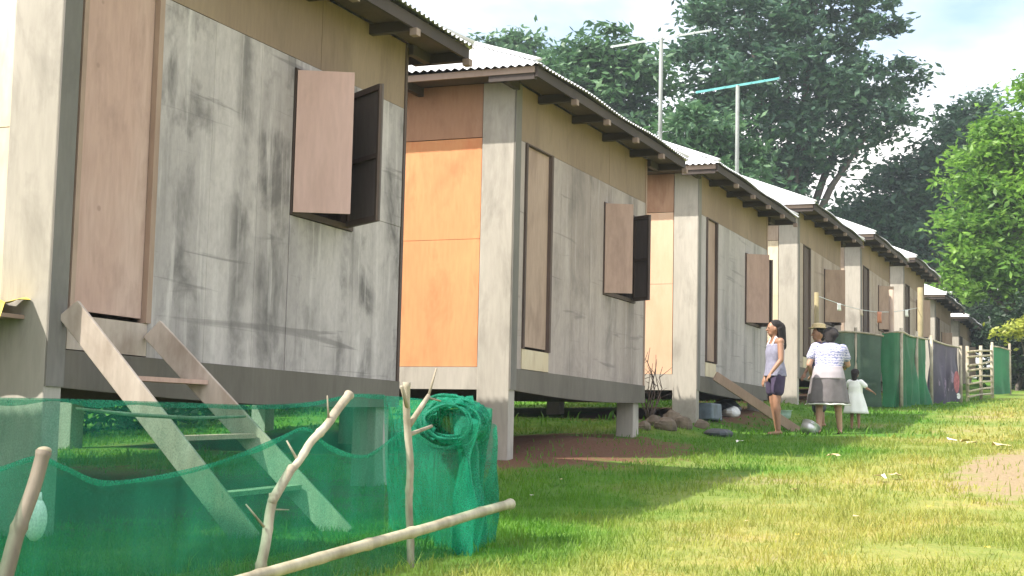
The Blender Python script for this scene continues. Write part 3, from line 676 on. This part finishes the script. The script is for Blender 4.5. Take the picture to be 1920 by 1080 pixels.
for k, (u, w, h, mt, lb) in enumerate(((.18, .22, .12, 'white_cloth', 'small white cloth pegged on the line left of the others'), (.38, .2, .1, 'stringer', 'small peach cloth pegged on the line, second from left'), (.56, .3, .2, 'orange_cloth', 'orange cloth hanging on the line above the green netting'), (.86, .25, .13, 'white_cloth', 'white cloth hanging on the line nearest the yellowish post'))):
    c = a_.lerp(b_, u)-Vector((0, 0, .16*math.sin(PI*u))); p = MB(); vs = []; d = (b_-a_).normalized()
    for i in range(9):
        for j in range(5):
            q = c+d*(w*(i/8-.5))+Vector((0, -.01-.02*math.sin(i*1.3)*j/4, .004-h*j/4)); vs.append(q)
    p.add(vs, [(i*5+j, (i+1)*5+j, (i+1)*5+j+1, i*5+j+1) for i in range(8) for j in range(4)], True)
    o = p.build('hanging_cloth', mt); tag(o, lb, 'cloth', 'cloths on the clothes line')
    sm = o.modifiers.new('s', 'SOLIDIFY'); sm.thickness = .003

# ------------------------------------------------------------------ antennas
def antenna(x, y, zb, zt, a, L_, mt, lb, r_=.03, n=7):
    r = empty('tv_antenna', (x, y, zb), lb, 'antenna', 'antennas above the roofs')
    p = MB(); p.tube([(0, 0, 0), (0, 0, zt-zb)], r_, 8); p.build('mast', 'galv', r)
    b = MB(); d = Vector((math.cos(a), math.sin(a), .20)); c = Vector((0, 0, zt-zb)); b.obox(c, d*L_/2, Vector((-d.y, d.x, 0))*.014, (0, 0, .018 if mt == 'teal' else .011)); b.build('boom', mt, r)
    pr = Vector((-d.y, d.x, 0)).normalized()
    for i in range(n):
        e = MB(); q = c+d*L_*(i/(n-1)-.5)*.96; l_ = .05+.03*i/n; e.tube([q-pr*l_, q+pr*l_], .009, 6); e.build('element', mt, r)
    return r
AN = [(1390, 165, 330, 24.5, 'teal'), (1238, 75, 250, 18.5, 'white_metal')]
def unproj(px, py, Zd):
    v = Fv+R2*((px-960)/FPX)-U2*((py-540)/FPX); return Vector((0, -CD, 0))+v*Zd
p1 = unproj(1383, 160, 26); antenna(p1.x, p1.y, 3.9, p1.z, -1.15, 1.45, 'teal', 'television antenna with a teal boom on a tall grey mast above the third roof', .035)
p2 = unproj(1240, 72, 20); antenna(p2.x, p2.y, 3.2, p2.z, -1.15, 1.35, 'white_metal', 'pale television antenna on a whitish mast standing out against the sky', .028)

# ------------------------------------------------------------------ trees
def tree(name, label, base, blobs, mat, n, size, trunk_r, group=None, hang=0, seed=0):
    base = Vector(base); R = np.random.RandomState(seed); r = empty(name, base, label, 'tree' if name != 'bush' else 'bush', group)
    tr = MB(); top = Vector((sum(b_[0] for b_ in blobs)/len(blobs), sum(b_[1] for b_ in blobs)/len(blobs), max(b_[2] for b_ in blobs)))
    cz = min(b_[2] for b_ in blobs); fork = Vector((base.x*.4+top.x*.6, base.y*.4+top.y*.6, base.z+(cz-base.z)*.7))
    tr.tube([Vector((0, 0, -.3)), (fork-base)*.5+Vector((.1, .05, 0))*trunk_r*3, fork-base], [trunk_r*1.25, trunk_r*.9, trunk_r*.7], 10)
    tr.build('trunk', 'bark', r)
    for k, bl in enumerate(blobs):
        lm = MB(); e = Vector(bl[:3])-base; f = fork-base; mid = f.lerp(e, .5)+Vector((0, 0, .08*(e-f).length))
        lm.tube([f-Vector((0, 0, .3)), mid, e], [trunk_r*.45, trunk_r*.28, trunk_r*.08], 7); lm.build('limb', 'bark', r)
    vol = np.array([b_[3]*b_[4]*b_[5] for b_ in blobs])**.67; vol /= vol.sum()
    V = []; F = []
    for bl, w in zip(blobs, vol):
        cnt = int(n*w); nc = max(6, cnt//100)
        # twig clusters on and inside the blob
        u = R.normal(size=(nc, 3)); u /= np.linalg.norm(u, axis=1)[:, None]; rr = R.uniform(.35, 1.08, nc)**.6
        C_ = u*rr[:, None]*np.array(bl[3:6])+np.array(bl[:3])
        cs = size*4.2
        for c in C_:
            k = cnt//nc; s_ = cs*R.uniform(.5, 1.3)
            P = c+R.normal(size=(k, 3))*s_*np.array([.55, .55, .28]); P[:, 2] -= hang*R.rand(k)*s_
            A = R.normal(size=(k, 3)); A[:, 2] *= .5; A /= np.linalg.norm(A, axis=1)[:, None]
            B = np.cross(A, R.normal(size=(k, 3))*[.5, .5, 1]); B /= np.linalg.norm(B, axis=1)[:, None]
            sz = size*R.uniform(.5, 1.3, k)[:, None]
            q = np.stack([P-A*sz, P-B*sz*.42, P+A*sz, P+B*sz*.42], 1)-np.array(base)
            o = len(V)*4; V.append(q.reshape(-1, 3))
    V = np.concatenate(V); nf = len(V)//4
    me = bpy.data.meshes.new('crown'); me.vertices.add(len(V)); me.vertices.foreach_set('co', V.astype(np.float32).ravel())
    me.loops.add(nf*4); me.loops.foreach_set('vertex_index', np.arange(nf*4, dtype=np.int32)); me.polygons.add(nf)
    me.polygons.foreach_set('loop_start', np.arange(nf, dtype=np.int32)*4); me.update(); me.validate()
    me.materials.append(M[mat]); o = bpy.data.objects.new('crown', me); COL.objects.link(o); o.parent = r
    return r
def bl(px, py, Z, rx, rz, ry=None):
    """a crown lobe at a given distance Z, radii in photograph pixels turned to metres"""
    p = unproj(px, py, Z); s = Z/FPX; return (p.x, p.y, p.z, rx*s, (ry or rx)*s, rz*s)
def gbase(px, Z):
    p = unproj(px, 730, Z); return (p.x, p.y, G(p.x, p.y))
tree('tree', 'huge dark feathery tree towering over the middle of the row', gbase(1480, 62),
     [bl(1400, 40, 62, 120, 60), bl(1560, 50, 64, 120, 60), bl(1330, 130, 60, 90, 55), bl(1480, 150, 62, 130, 70), bl(1630, 160, 64, 110, 50), bl(1350, 240, 60, 100, 60), bl(1500, 260, 62, 110, 60), bl(1640, 235, 62, 60, 35), bl(1460, 330, 62, 90, 50), bl(1380, -60, 64, 110, 60), bl(1540, -60, 64, 110, 60), bl(1420, 420, 60, 120, 60)],
     'leaf_dark', 42000, .2, .5, 'trees behind the row', seed=1)
tree('tree', 'lighter green tree crown low behind the antenna mast', gbase(1330, 48), [bl(1310, 250, 48, 70, 45), bl(1370, 290, 48, 60, 40), bl(1290, 310, 48, 60, 50), bl(1350, 350, 48, 90, 50)], 'leaf_mid', 9000, .16, .25, 'trees behind the row', seed=2)
tree('tree', 'round mid-green tree behind the orange-sided house roof', gbase(1130, 58), [bl(1080, 120, 58, 70, 45), bl(1150, 100, 58, 60, 45), bl(1190, 160, 58, 60, 50), bl(1100, 180, 58, 90, 50), bl(1150, 240, 58, 90, 50), bl(1060, 240, 58, 80, 50)], 'leaf_mid', 14000, .19, .35, 'trees behind the row', seed=3)
tree('tree', 'small treetop peeking left above the bright tin roof', gbase(950, 70), [bl(910, 95, 70, 45, 20), bl(965, 92, 70, 40, 26), bl(940, 130, 70, 70, 30)], 'leaf_mid', 4500, .2, .25, 'trees behind the row', seed=4)
tree('tree', 'dark bushy tree sloping down behind the last roofs', gbase(1740, 66), [bl(1840, 230, 66, 70, 45), bl(1790, 290, 66, 70, 45), bl(1700, 340, 66, 70, 40), bl(1630, 400, 66, 60, 40), bl(1740, 400, 66, 90, 50), bl(1700, 470, 66, 100, 50), bl(1830, 380, 66, 90, 80), bl(1600, 470, 66, 90, 50), bl(1790, 520, 68, 90, 50), bl(1760, 350, 66, 90, 60), bl(1660, 420, 66, 90, 50), bl(1860, 300, 66, 80, 60)], 'leaf_dark', 36000, .2, .4, 'trees behind the row', seed=5)
tree('tree', 'bright yellow-green tree in sunlight at the right edge', gbase(1935, 44), [bl(1900, 250, 44, 60, 55), bl(1850, 310, 44, 60, 45), bl(1930, 170, 44, 30, 30), bl(1900, 380, 44, 90, 60), bl(1830, 420, 44, 60, 45), bl(1860, 490, 44, 80, 45), bl(1960, 330, 44, 90, 100), bl(1930, 520, 44, 80, 40), bl(1800, 520, 45, 40, 25)], 'leaf_bright', 26000, .13, .25, 'trees behind the row', .6, seed=6)
tree('bush', 'dark undergrowth closing the end of the lane under the bright tree', gbase(1930, 60), [bl(1900, 620, 60, 60, 50), bl(1960, 640, 60, 70, 70), bl(1850, 600, 62, 60, 50), bl(1900, 690, 60, 70, 40), bl(1990, 700, 60, 60, 30), bl(2060, 660, 58, 70, 70), bl(1890, 640, 50, 40, 60), bl(1925, 590, 46, 50, 50), bl(1930, 670, 46, 50, 50), bl(1880, 560, 62, 90, 60), bl(1930, 480, 62, 70, 60), bl(1950, 580, 60, 60, 60)], 'leaf_under', 34000, .16, .12, seed=7)
tree('bush', 'yellow-leaved bush drooping over the lane at the right edge', gbase(1925, 39), [bl(1905, 620, 39, 26, 8), bl(1940, 613, 39, 30, 12)], 'leaf_yel', 1400, .09, .05, seed=8)
for k, (x, y, lb) in enumerate(((11.6, 6.6, 'low dark shrub added behind the nearest house to darken the view through its stilts'), (14.2, 6.9, 'low dark shrub added for shade behind the orange-sided house, left one of two'), (16.8, 6.7, 'low dark shrub added for shade behind the orange-sided house, right one of two'), (19.6, 7.0, 'low dark shrub added for shade behind the peach-sided house'))):  # shrubs added to shade the ground and darken the gaps under the houses
    z = G(x, y); tree('bush', lb, (x, y, z), [(x-.8, y, z+.5, .9, .7, .6), (x+.7, y+.1, z+.6, .9, .7, .7), (x, y-.2, z+.9, .9, .6, .5)], 'leaf_under', 3500, .09, .04, 'low shrubs added for shade behind the row', seed=40+k)
tree('bush', 'dark leafy bush at the foot of the bright tree by the lane end', gbase(1905, 41), [bl(1900, 610, 41, 34, 34), bl(1935, 660, 41, 40, 50), bl(1885, 670, 43, 26, 40), bl(1960, 600, 41, 50, 50), bl(1905, 700, 42, 30, 22)], 'leaf_under', 9000, .1, .06, seed=31)
for k, (px, Z, w, lb) in enumerate(((1000, 75, 260, 'dark thicket far behind the first two houses'), (600, 60, 300, 'thicket behind the nearest house'), (1500, 85, 250, 'dark thicket far behind the middle of the row'))):
    tree('tree', lb, gbase(px, Z), [bl(px-w*.5, 560, Z, w*.35, 110), bl(px, 540, Z, w*.4, 120), bl(px+w*.5, 570, Z, w*.35, 100)], 'leaf_dark', 6000, .3, .3, 'trees behind the row', seed=20+k)

hz = MB(); hz.box(-60, 950, -550, 950, -5, 30)
hm = bpy.data.materials.new('thin_haze'); hm.use_nodes = True; ht = hm.node_tree; ht.nodes.clear()
hv = ht.nodes.new('ShaderNodeVolumePrincipled'); hv.inputs['Color'].default_value = (.78, .90, 1, 1); hv.inputs['Density'].default_value = .0008
ho = ht.nodes.new('ShaderNodeOutputMaterial'); ht.links.new(hv.outputs[0], ho.inputs['Volume'])
tag(hz.build('haze', hm), 'thin pale haze in the air over the lane', 'haze', kind='stuff')
# ------------------------------------------------------------------ people
def person(label, loc, rz, J, S, skin, voxel=.009, seed=0, face=True):
    """one continuous body grown from tapered limbs; J joints in local metres (x right, y forward, z up)"""
    r = empty('person', loc, label, 'person', None, rz)
    b = MB(); g = lambda k: Vector(J[k])*S
    def C_(a, c, r1, r2): b.cap(g(a), g(c), r1*S, r2*S)
    pel, che, nk, hd = g('pelvis'), g('chest'), g('neck'), g('head')
    b.ell(pel, (.155*S, .115*S, .12*S)); b.ell(che, (.15*S, .10*S, .16*S)); b.cap(pel, che, .115*S, .11*S)
    b.cap(g('shl'), g('shr'), .055*S, .055*S); b.cap(nk-Vector((0, 0, .05*S)), hd-Vector((0, 0, .07*S)), .052*S, .046*S)
    fd = Vector(J['look']).normalized(); sd = fd.cross(Vector((0, 0, 1))).normalized()
    rot = Matrix((sd, fd, sd.cross(fd))).transposed()
    b.ell(hd, (.072*S, .092*S, .105*S), 16, 12, rot); b.ell(hd+fd*.03*S-Vector((0, 0, .06*S)), (.05*S, .055*S, .055*S), 12, 8, rot)
    b.cap(hd+fd*.088*S+Vector((0, 0, .005*S)), hd+fd*.108*S-Vector((0, 0, .022*S)), .009*S, .013*S, 8)
    for s_ in (-1, 1): b.ell(hd+sd*s_*.073*S-Vector((0, 0, .01*S)), (.012*S, .02*S, .03*S), 8, 6, rot)
    for s_ in ('l', 'r'):
        C_('sh'+s_, 'el'+s_, .048, .038); C_('el'+s_, 'wr'+s_, .037, .024)
        w = g('wr'+s_); d = (w-g('el'+s_)).normalized(); side = d.cross(Vector((0, 0, 1)));
        side = side.normalized() if side.length > .1 else Vector((0, 1, 0)); nn = d.cross(side)
        rotp = Matrix((side, nn, d)).transposed()
        b.ell(w+d*.045*S, (.036*S, .016*S, .05*S), 10, 7, rotp)
        for k in range(4):
            o = side*(k-1.5)*.019*S; Lf = (.03, .036, .034, .026)[k]*S; p0 = w+d*.085*S+o; p1 = p0+d*Lf+nn*.008*S; p2 = p1+d*Lf*.7+nn*.02*S
            b.cap(p0-d*.02*S, p1, .0085*S, .008*S, 8); b.cap(p1, p2, .008*S, .0065*S, 8)
        p0 = w+d*.03*S-side*.03*S; p1 = p0+d*.035*S-side*.025*S+nn*.01*S; b.cap(p0, p1, .011*S, .009*S, 8); b.cap(p1, p1+d*.028*S, .009*S, .0075*S, 8)
        C_('hip'+s_, 'kn'+s_, .085, .055); C_('kn'+s_, 'an'+s_, .054, .034)
        kn, an = g('kn'+s_), g('an'+s_); b.cap(kn.lerp(an, .25)-Vector((0, .012*S, 0)), kn.lerp(an, .5), .05*S, .038*S)
        tf = Vector(J.get('toe'+s_, (0, 1, 0))).normalized()
        b.cap(an+Vector((0, 0, -.045*S))-tf*.03*S, an+tf*.13*S-Vector((0, 0, .058*S)), .03*S, .022*S)
        for k in range(5): q = an+tf*.135*S+tf.cross(Vector((0, 0, 1)))*(k-2)*.013*S-Vector((0, 0, .066*S)); b.cap(q, q+tf*(.03-.003*k)*S, .0085*S, .008*S, 6)
    o = b.build('body', skin, r)
    rm = o.modifiers.new('remesh', 'REMESH'); rm.mode = 'VOXEL'; rm.voxel_size = voxel*S; rm.use_smooth_shade = True
    sm = o.modifiers.new('smooth', 'SMOOTH'); sm.iterations = 3; sm.factor = .5
    if face:
        for s_ in (-1, 1):
            e = MB(); e.ell(hd+fd*.083*S+sd*s_*.03*S+Vector((0, 0, .012*S)), (.013*S, .008*S, .007*S), 8, 6, rot); e.build('eye', 'eye', r)
        e = MB(); e.ell(hd+fd*.087*S-Vector((0, 0, .052*S)), (.022*S, .008*S, .007*S), 8, 6, rot); e.build('mouth', 'lips', r)
    return r
def garment(name, rings, mat, parent, S, n=28, wob=.0, seed=0, nw=7, closed=False):
    """rings: (cx, cy, cz, rx, ry)"""
    b = MB(); vs = []; m = len(rings); pts = []
    for i in range((m-1)*4+1):
        k = min(i//4, m-2); u = i/4-k; a, c = rings[k], rings[k+1]; u2 = u*u*(3-2*u)*.5+u*.5
        pts.append([a[j]+(c[j]-a[j])*u2 for j in range(5)])
    for i, (cx, cy, cz, rx, ry) in enumerate(pts):
        for q in range(n):
            a = 2*PI*q/n; w = 1+wob*i/len(pts)*math.sin(a*nw+seed)+wob*.5*mnoise.noise(Vector((math.cos(a)*2, math.sin(a)*2, i*.3+seed)))
            vs.append(((cx+rx*w*math.cos(a))*S, (cy+ry*w*math.sin(a))*S, cz*S))
    b.add(vs, [(i*n+q, i*n+(q+1) % n, (i+1)*n+(q+1) % n, (i+1)*n+q) for i in range(len(pts)-1) for q in range(n)], True)
    if closed: b.f.append(tuple(range(n))); b.s.append(True)
    o = b.build(name, mat, parent); sm = o.modifiers.new('t', 'SOLIDIFY'); sm.thickness = .006; sm.offset = 1; return o
def blob(name, caps, mat, parent, S, voxel=.01):
    b = MB()
    for c in caps:
        if len(c) == 4: b.cap(Vector(c[0])*S, Vector(c[1])*S, c[2]*S, c[3]*S)
        else: b.ell(Vector(c[0])*S, [q*S for q in c[1]])
    o = b.build(name, mat, parent); rm = o.modifiers.new('r', 'REMESH'); rm.mode = 'VOXEL'; rm.voxel_size = voxel*S; rm.use_smooth_shade = True
    s_ = o.modifiers.new('s', 'SMOOTH'); s_.iterations = 3; return o
def heading(vx, vy): return math.atan2(-vx, vy)   # local +y to (vx, vy)
# standing adult, 1.60 m
# woman 1: three-quarter to the camera, one hand raised to the mouth, the other forearm forward
S = .88
J1 = dict(pelvis=(0, 0, .86), chest=(0, .01, 1.16), neck=(0, .01, 1.36), head=(0, .03, 1.49), look=(.1, 1, -.05),
          shl=(-.155, 0, 1.30), shr=(.155, 0, 1.30), ell=(-.215, .02, 1.04), wrl=(-.20, .16, .86), elr=(.215, -.03, 1.04), wrr=(.21, .06, .82),
          hipl=(-.085, 0, .82), hipr=(.085, 0, .82), knl=(-.10, .03, .46), knr=(.10, -.02, .46), anl=(-.10, 0, .08), anr=(.13, -.10, .08))
x, y = 18.32, -.97
w1 = person('woman in lavender tank top and dark shorts with long dark hair, facing left', (x, y, G(x, y)), heading(-.62, .78), J1, S, 'skin')
garment('tank_top', [(0, .005, 1.27, .155, .105), (0, .01, 1.16, .168, .125), (0, .01, 1.02, .15, .12), (0, 0, .90, .175, .14), (0, 0, .82, .19, .15)], 'tank', w1, S, wob=.03, nw=6)
blob('shoulder_strap', [((-.08, .09, 1.25), (-.07, .03, 1.37), .014, .014), ((-.07, .03, 1.37), (-.08, -.08, 1.27), .014, .014), ((.08, .09, 1.25), (.07, .03, 1.37), .014, .014), ((.07, .03, 1.37), (.08, -.08, 1.27), .014, .014)], 'strap', w1, S, .007)
blob('shorts', [((0, 0, .84), (.178, .14, .11)), ((-.09, 0, .80), (-.105, .015, .62), .105, .092), ((.09, 0, .80), (.105, -.005, .62), .105, .092)], 'shorts', w1, S)
blob('hair', [((0, -.005, 1.535), (.088, .10, .085)), ((0, -.055, 1.50), (0, -.095, 1.25), .092, .07), ((.07, -.02, 1.48), (.075, -.04, 1.30), .03, .025), ((-.07, -.02, 1.48), (-.075, -.04, 1.34), .03, .02)], 'hair', w1, S)
# woman 2: from behind, bending slightly, skirt to the knees
S = .86
J2 = dict(pelvis=(0, -.02, .86), chest=(.02, .06, 1.14), neck=(.03, .12, 1.33), head=(.04, .19, 1.45), look=(.3, 1, -.35),
          shl=(-.165, .07, 1.27), shr=(.195, .07, 1.25), ell=(-.24, .03, 1.01), wrl=(-.20, .20, .86), elr=(.26, .14, 1.02), wrr=(.24, .34, 1.0),
          hipl=(-.09, -.02, .82), hipr=(.09, -.02, .82), knl=(-.11, .04, .46), knr=(.12, 0, .46), anl=(-.12, -.05, .08), anr=(.15, .02, .08))
x, y = 18.95, -1.50
w2 = person('woman seen from behind in printed lavender blouse and grey knee-length skirt', (x, y, G(x, y)), heading(.95, .25), J2, S, 'skin_light')
garment('blouse', [(.03, .09, 1.335, .07, .07), (.025, .08, 1.30, .16, .11), (.02, .06, 1.22, .205, .15), (.02, .05, 1.12, .20, .15), (.01, .02, 1.0, .175, .145), (0, 0, .93, .18, .145)], 'blouse', w2, S, wob=.03)
blob('sleeves', [((-.155, .07, 1.275), (-.215, .05, 1.13), .068, .062), ((-.155, .07, 1.275), (.185, .07, 1.255), .05, .05), ((.185, .07, 1.255), (.235, .10, 1.12), .068, .062)], 'blouse', w2, S)
garment('waist_wrap', [(0, 0, .99, .178, .15), (0, -.02, .90, .20, .17), (0, -.03, .80, .215, .185)], 'waist', w2, S, wob=.02)
garment('skirt', [(0, -.01, .90, .195, .16), (0, -.02, .80, .222, .19), (0, -.01, .62, .245, .2), (0, 0, .44, .275, .21)], 'skirt', w2, S, wob=.07)
garment('skirt_hem', [(0, 0, .445, .279, .214), (0, 0, .425, .281, .216)], 'white_cloth', w2, S, wob=.07)
blob('hair', [((.045, .17, 1.485), (.105, .115, .10)), ((.04, .12, 1.45), (.03, .08, 1.37), .092, .06), ((.06, .08, 1.48), (.09, .04, 1.46), .06, .05)], 'hair', w2, S)
w2.scale = (1.13, 1.1, 1.0)
# person 3: half hidden behind woman 2, straw hat and navy shirt
S = .86
J3 = dict(J1); J3.update(ell=(-.22, .02, 1.04), wrl=(-.20, .14, .84), elr=(.22, .02, 1.04), wrr=(.18, .16, .86))
x, y = 20.65, -1.06
w3 = person('person in navy shirt and pale brimmed hat, half hidden behind the blouse woman', (x, y, G(x, y)), heading(-.6, .7), J3, S, 'skin')
garment('shirt', [(0, .01, 1.36, .06, .06), (0, .01, 1.31, .16, .10), (0, .01, 1.18, .185, .135), (0, .01, 1.02, .17, .13), (0, 0, .84, .185, .15)], 'navy', w3, S, wob=.03)
blob('sleeves', [((-.155, 0, 1.29), (.155, 0, 1.29), .05, .05), ((-.155, 0, 1.29), (-.205, .02, 1.12), .066, .058), ((.155, 0, 1.29), (.205, .02, 1.12), .066, .058)], 'navy', w3, S)
blob('trousers', [((0, 0, .84), (.17, .135, .11)), ((-.09, 0, .80), (-.105, .02, .30), .10, .075), ((.09, 0, .80), (.105, -.01, .30), .10, .075)], 'darkjunk', w3, S)
blob('hair', [((0, .0, 1.53), (.085, .098, .075)), ((0, -.05, 1.49), (0, -.05, 1.42), .06, .045)], 'hair', w3, S)
garment('hat', [(0, .02, 1.575, .155, .165), (0, .015, 1.585, .095, .11), (0, .01, 1.64, .085, .10), (0, .01, 1.66, .03, .04), (0, .01, 1.662, .002, .002)], 'straw', w3, S)
# girl
S = .50
J4 = dict(pelvis=(0, 0, .80), chest=(0, 0, 1.10), neck=(0, 0, 1.30), head=(0, .02, 1.46), look=(-.5, 1, 0),
          shl=(-.15, 0, 1.24), shr=(.15, 0, 1.24), ell=(-.25, .08, 1.08), wrl=(-.24, .26, 1.10), elr=(.30, .05, 1.10), wrr=(.42, .12, 1.02),
          hipl=(-.08, 0, .76), hipr=(.08, 0, .76), knl=(-.10, .04, .44), knr=(.10, -.03, .44), anl=(-.10, .02, .08), anr=(.12, -.06, .08))
x, y = 20.45, -1.58
g1 = person('small girl with dark hair in a white flared dress beside the women', (x, y, G(x, y)), heading(.85, -.1), J4, S, 'skin', .012)
garment('dress', [(0, 0, 1.33, .07, .07), (0, 0, 1.29, .17, .12), (0, 0, 1.15, .19, .15), (0, 0, .98, .19, .16), (0, 0, .75, .26, .22), (0, 0, .42, .34, .28)], 'dress', g1, S, wob=.07)
blob('sleeves', [((-.15, 0, 1.25), (.15, 0, 1.25), .05, .05), ((-.15, 0, 1.25), (-.22, .04, 1.18), .09, .07), ((.15, 0, 1.25), (.26, .03, 1.17), .09, .07)], 'dress', g1, S)
blob('hair', [((0, -.005, 1.53), (.115, .125, .10)), ((0, -.05, 1.48), (0, -.07, 1.35), .10, .07)], 'hair', g1, S)
blob('head_fill', [((0, .01, 1.47), (.088, .10, .11))], 'skin', g1, S)

# pot on the ground, basin, junk, rubble, litter
def bowl(name, loc, R_, h, mat, lb, cat, tilt=(0, 0, 0), handles=True):
    r = empty(name, loc, lb, cat); r.rotation_euler = tilt
    prof = [(.0, 0), (.72, .0), (.9, .12), (.98, .5), (1, .95), (1.08, 1), (1.07, 1.03), (.97, .98), (.94, .5), (.86, .16), (.0, .06)]
    b = MB(); n = 24; vs = [(R_*a*math.cos(2*PI*k/n), R_*a*math.sin(2*PI*k/n), h*z) for a, z in prof for k in range(n)]
    b.add(vs, [(i*n+k, i*n+(k+1) % n, (i+1)*n+(k+1) % n, (i+1)*n+k) for i in range(len(prof)-1) for k in range(n)], True); b.build('vessel', mat, r)
    if handles:
        for s_ in (-1, 1):
            q = MB(); q.tube([(s_*R_*(1+.16*math.sin(a)), R_*.25*math.cos(a), h*.75) for a in np.linspace(0, PI, 7)], .008, 6); q.build('handle', mat, r)
    return r
z = G(18.75, -1.3); bowl('cooking_pot', (18.75, -1.28, z+.02), .115, .12, 'alu', 'dented aluminium pot tipped on the grass at the feet of the women', 'pot', (.5, .35, .4))
bowl('basin', (21.6, -.3, G(21.6, -.3)), .17, .12, 'mint', 'pale green plastic basin on the ground behind the women', 'basin', handles=False)
def rocky(name, loc, R_, mat, lb, cat, group=None, seed=0, sq=.6):
    b = MB(); b.ell((0, 0, R_*sq*.6), (R_, R_*.8, R_*sq), 14, 9)
    b.v = [tuple(Vector(v)*(1+.35*mnoise.noise(Vector(v)/R_*1.3+Vector((seed*3., 0, 0))))) for v in b.v]; b.s = [False]*len(b.s)
    o = b.build(name, mat, loc=loc); tag(o, lb, cat, group); return o
k = 0
STL = ['leftmost small brown rubble stone before the peach side wall', 'large brown rubble stone second from the left at the peach wall', 'brown rubble stone behind the two larger ones at the peach wall', 'brown rubble stone in the middle front of the heap', 'biggest rubble stone, right of the middle of the heap', 'rightmost rubble stone, just before the column of the peach-sided house']
for (dx, y, R_) in ((-1.3, .2, .12), (-1.0, .02, .16), (-.75, .25, .13), (-.55, -.05, .15), (-.35, .15, .17), (-.1, -.15, .12)):
    x = 18.0+dx; rocky('rubble_stone', (x, y, G(x, y)-.02), R_, 'rock', STL[k], 'stone', 'rubble stones by the peach-sided house', k); k += 1
b = MB(); b.box(-.25, .25, -.16, .16, 0, .22, .01); x, y = 19.0, .1; tag(bevel(b.build('crate', 'bluejunk', loc=(x, y, G(x, y))), .02), 'blue-grey plastic crate under the peach-sided house beside the plank', 'crate')
x, y = 17.55, -.45; rocky('dark_bag', (x, y, G(x, y)-.01), .2, 'darkjunk', 'dark crumpled bag lying on the grass before the rubble', 'bag', seed=9, sq=.3)
x, y = 20.3, .1; rocky('white_bag', (x, y, G(x, y)-.01), .16, 'white_cloth', 'crumpled white bag under the peach-sided house right of the plank', 'bag', seed=11, sq=.5)
x, y = 21.0, .35; rocky('dark_bag', (x, y, G(x, y)-.01), .3, 'darkjunk', 'larger dark bag in the shade under the peach-sided house', 'bag', seed=13, sq=.4)
# dead twiggy plant against the peach wall
r = MB(); R_ = random.Random(5); x0_, y0_ = 17.7, .45
for i in range(9):
    a = R_.uniform(-.5, .5); h = R_.uniform(.5, 1.0); p = Vector((0, 0, 0)); pts = [p]
    for j in range(5): p = p+Vector((a*.08+R_.uniform(-.05, .05), R_.uniform(-.06, .06), h/5)); pts.append(p)
    r.tube(pts, [.012, .01, .008, .006, .005, .003], 5)
    for j in range(2, 5):
        q = pts[j]; r.tube([q, q+Vector((R_.uniform(-.12, .12), R_.uniform(-.15, .1), R_.uniform(.02, .14)))], [.005, .002], 5)
tag(r.build('dead_plant', 'darkwood', loc=(x0_, y0_, G(x0_, y0_))), 'bare twiggy dead plant growing against the peach side wall', 'plant')
# litter
LIT = [(11.4, -3.3, 'paper', .13), (11.65, -3.38, 'litter', .11), (17.2, -3.19, 'paper', .16), (17.0, -3.35, 'litter', .15), (16.6, -3.45, 'litter', .12), (15.9, -3.8, 'litter', .2), (16.3, -4.1, 'litter', .16), (13.6, -2.55, 'litter', .12), (15.6, -1.2, 'paper', .12), (9.2, -1.4, 'paper', .035), (10.4, -1.15, 'litter', .03), (7.29, -4.42, 'leaf_yellow', .035), (8.6, -3.6, 'litter', .04), (8.1, -3.1, 'litter', .03), (9.4, -3.9, 'leaf_yellow', .03), (7.5, -3.5, 'leaf_yellow', .03), (10.3, -2.9, 'litter', .05)]
LL = ['white paper scrap at the left tip of the bare earth patch', 'brown leaf beside the white scrap at the tip of the earth patch', 'big white paper scrap farthest up the lane beyond the earth patch', 'brown leaf just before the farthest paper scrap', 'brown leaf between the far paper scrap and the bare earth', 'widest brown leaf at the right edge beyond the earth patch', 'brown leaf on the right above the bare earth patch', 'brown leaf on the shadow edge in the middle of the lane', 'pale paper scrap on the shaded grass left of the women', 'tiny pale scrap on the shaded grass in front of the orange-sided house', 'tiny brown leaf on shaded grass close to the bare earth under the house', 'yellow leaf nearest the bottom right corner', 'brown leaf in the sunlit grass right of the shadow', 'brown leaf in sunlit grass nearest the bamboo pole', 'yellow leaf on sunlit grass below the earth patch', 'yellow leaf near the bottom edge left of the corner one', 'brown leaf on the sunlit side of the shadow edge']
for k, (x, y, mt, s_) in enumerate(LIT):
    b = MB(); n = 9; vs = [(0, 0, .2*s_)]; 
    for i in range(n):
        a = 2*PI*i/n; q = s_*(.6+.5*rnd.random()); vs.append((q*math.cos(a), q*math.sin(a)*.6, rnd.uniform(.0, .35)*s_))
    b.add(vs, [(0, i+1, (i+1) % n+1) for i in range(n)], False)
    lb, nm, ct = {'paper': ('crumpled whitish scrap of paper on the grass', 'paper_scrap', 'litter'), 'litter': ('dry curled brown leaf lying on the lane', 'dry_leaf', 'leaf'), 'leaf_yellow': ('fallen yellow leaf on the grass at the lower right', 'fallen_leaf', 'leaf')}[mt]
    o = b.build(nm, mt, loc=(x, y, G(x, y)+.03)); o.rotation_euler.z = rnd.uniform(-.6, .6)
    lb = LL[k]; o.scale = (.75, .75, .8)
    tag(o, lb, ct, {'paper': 'paper scraps on the grass', 'litter': 'dry leaves on the lane', 'leaf_yellow': 'yellow leaves on the grass'}[mt])
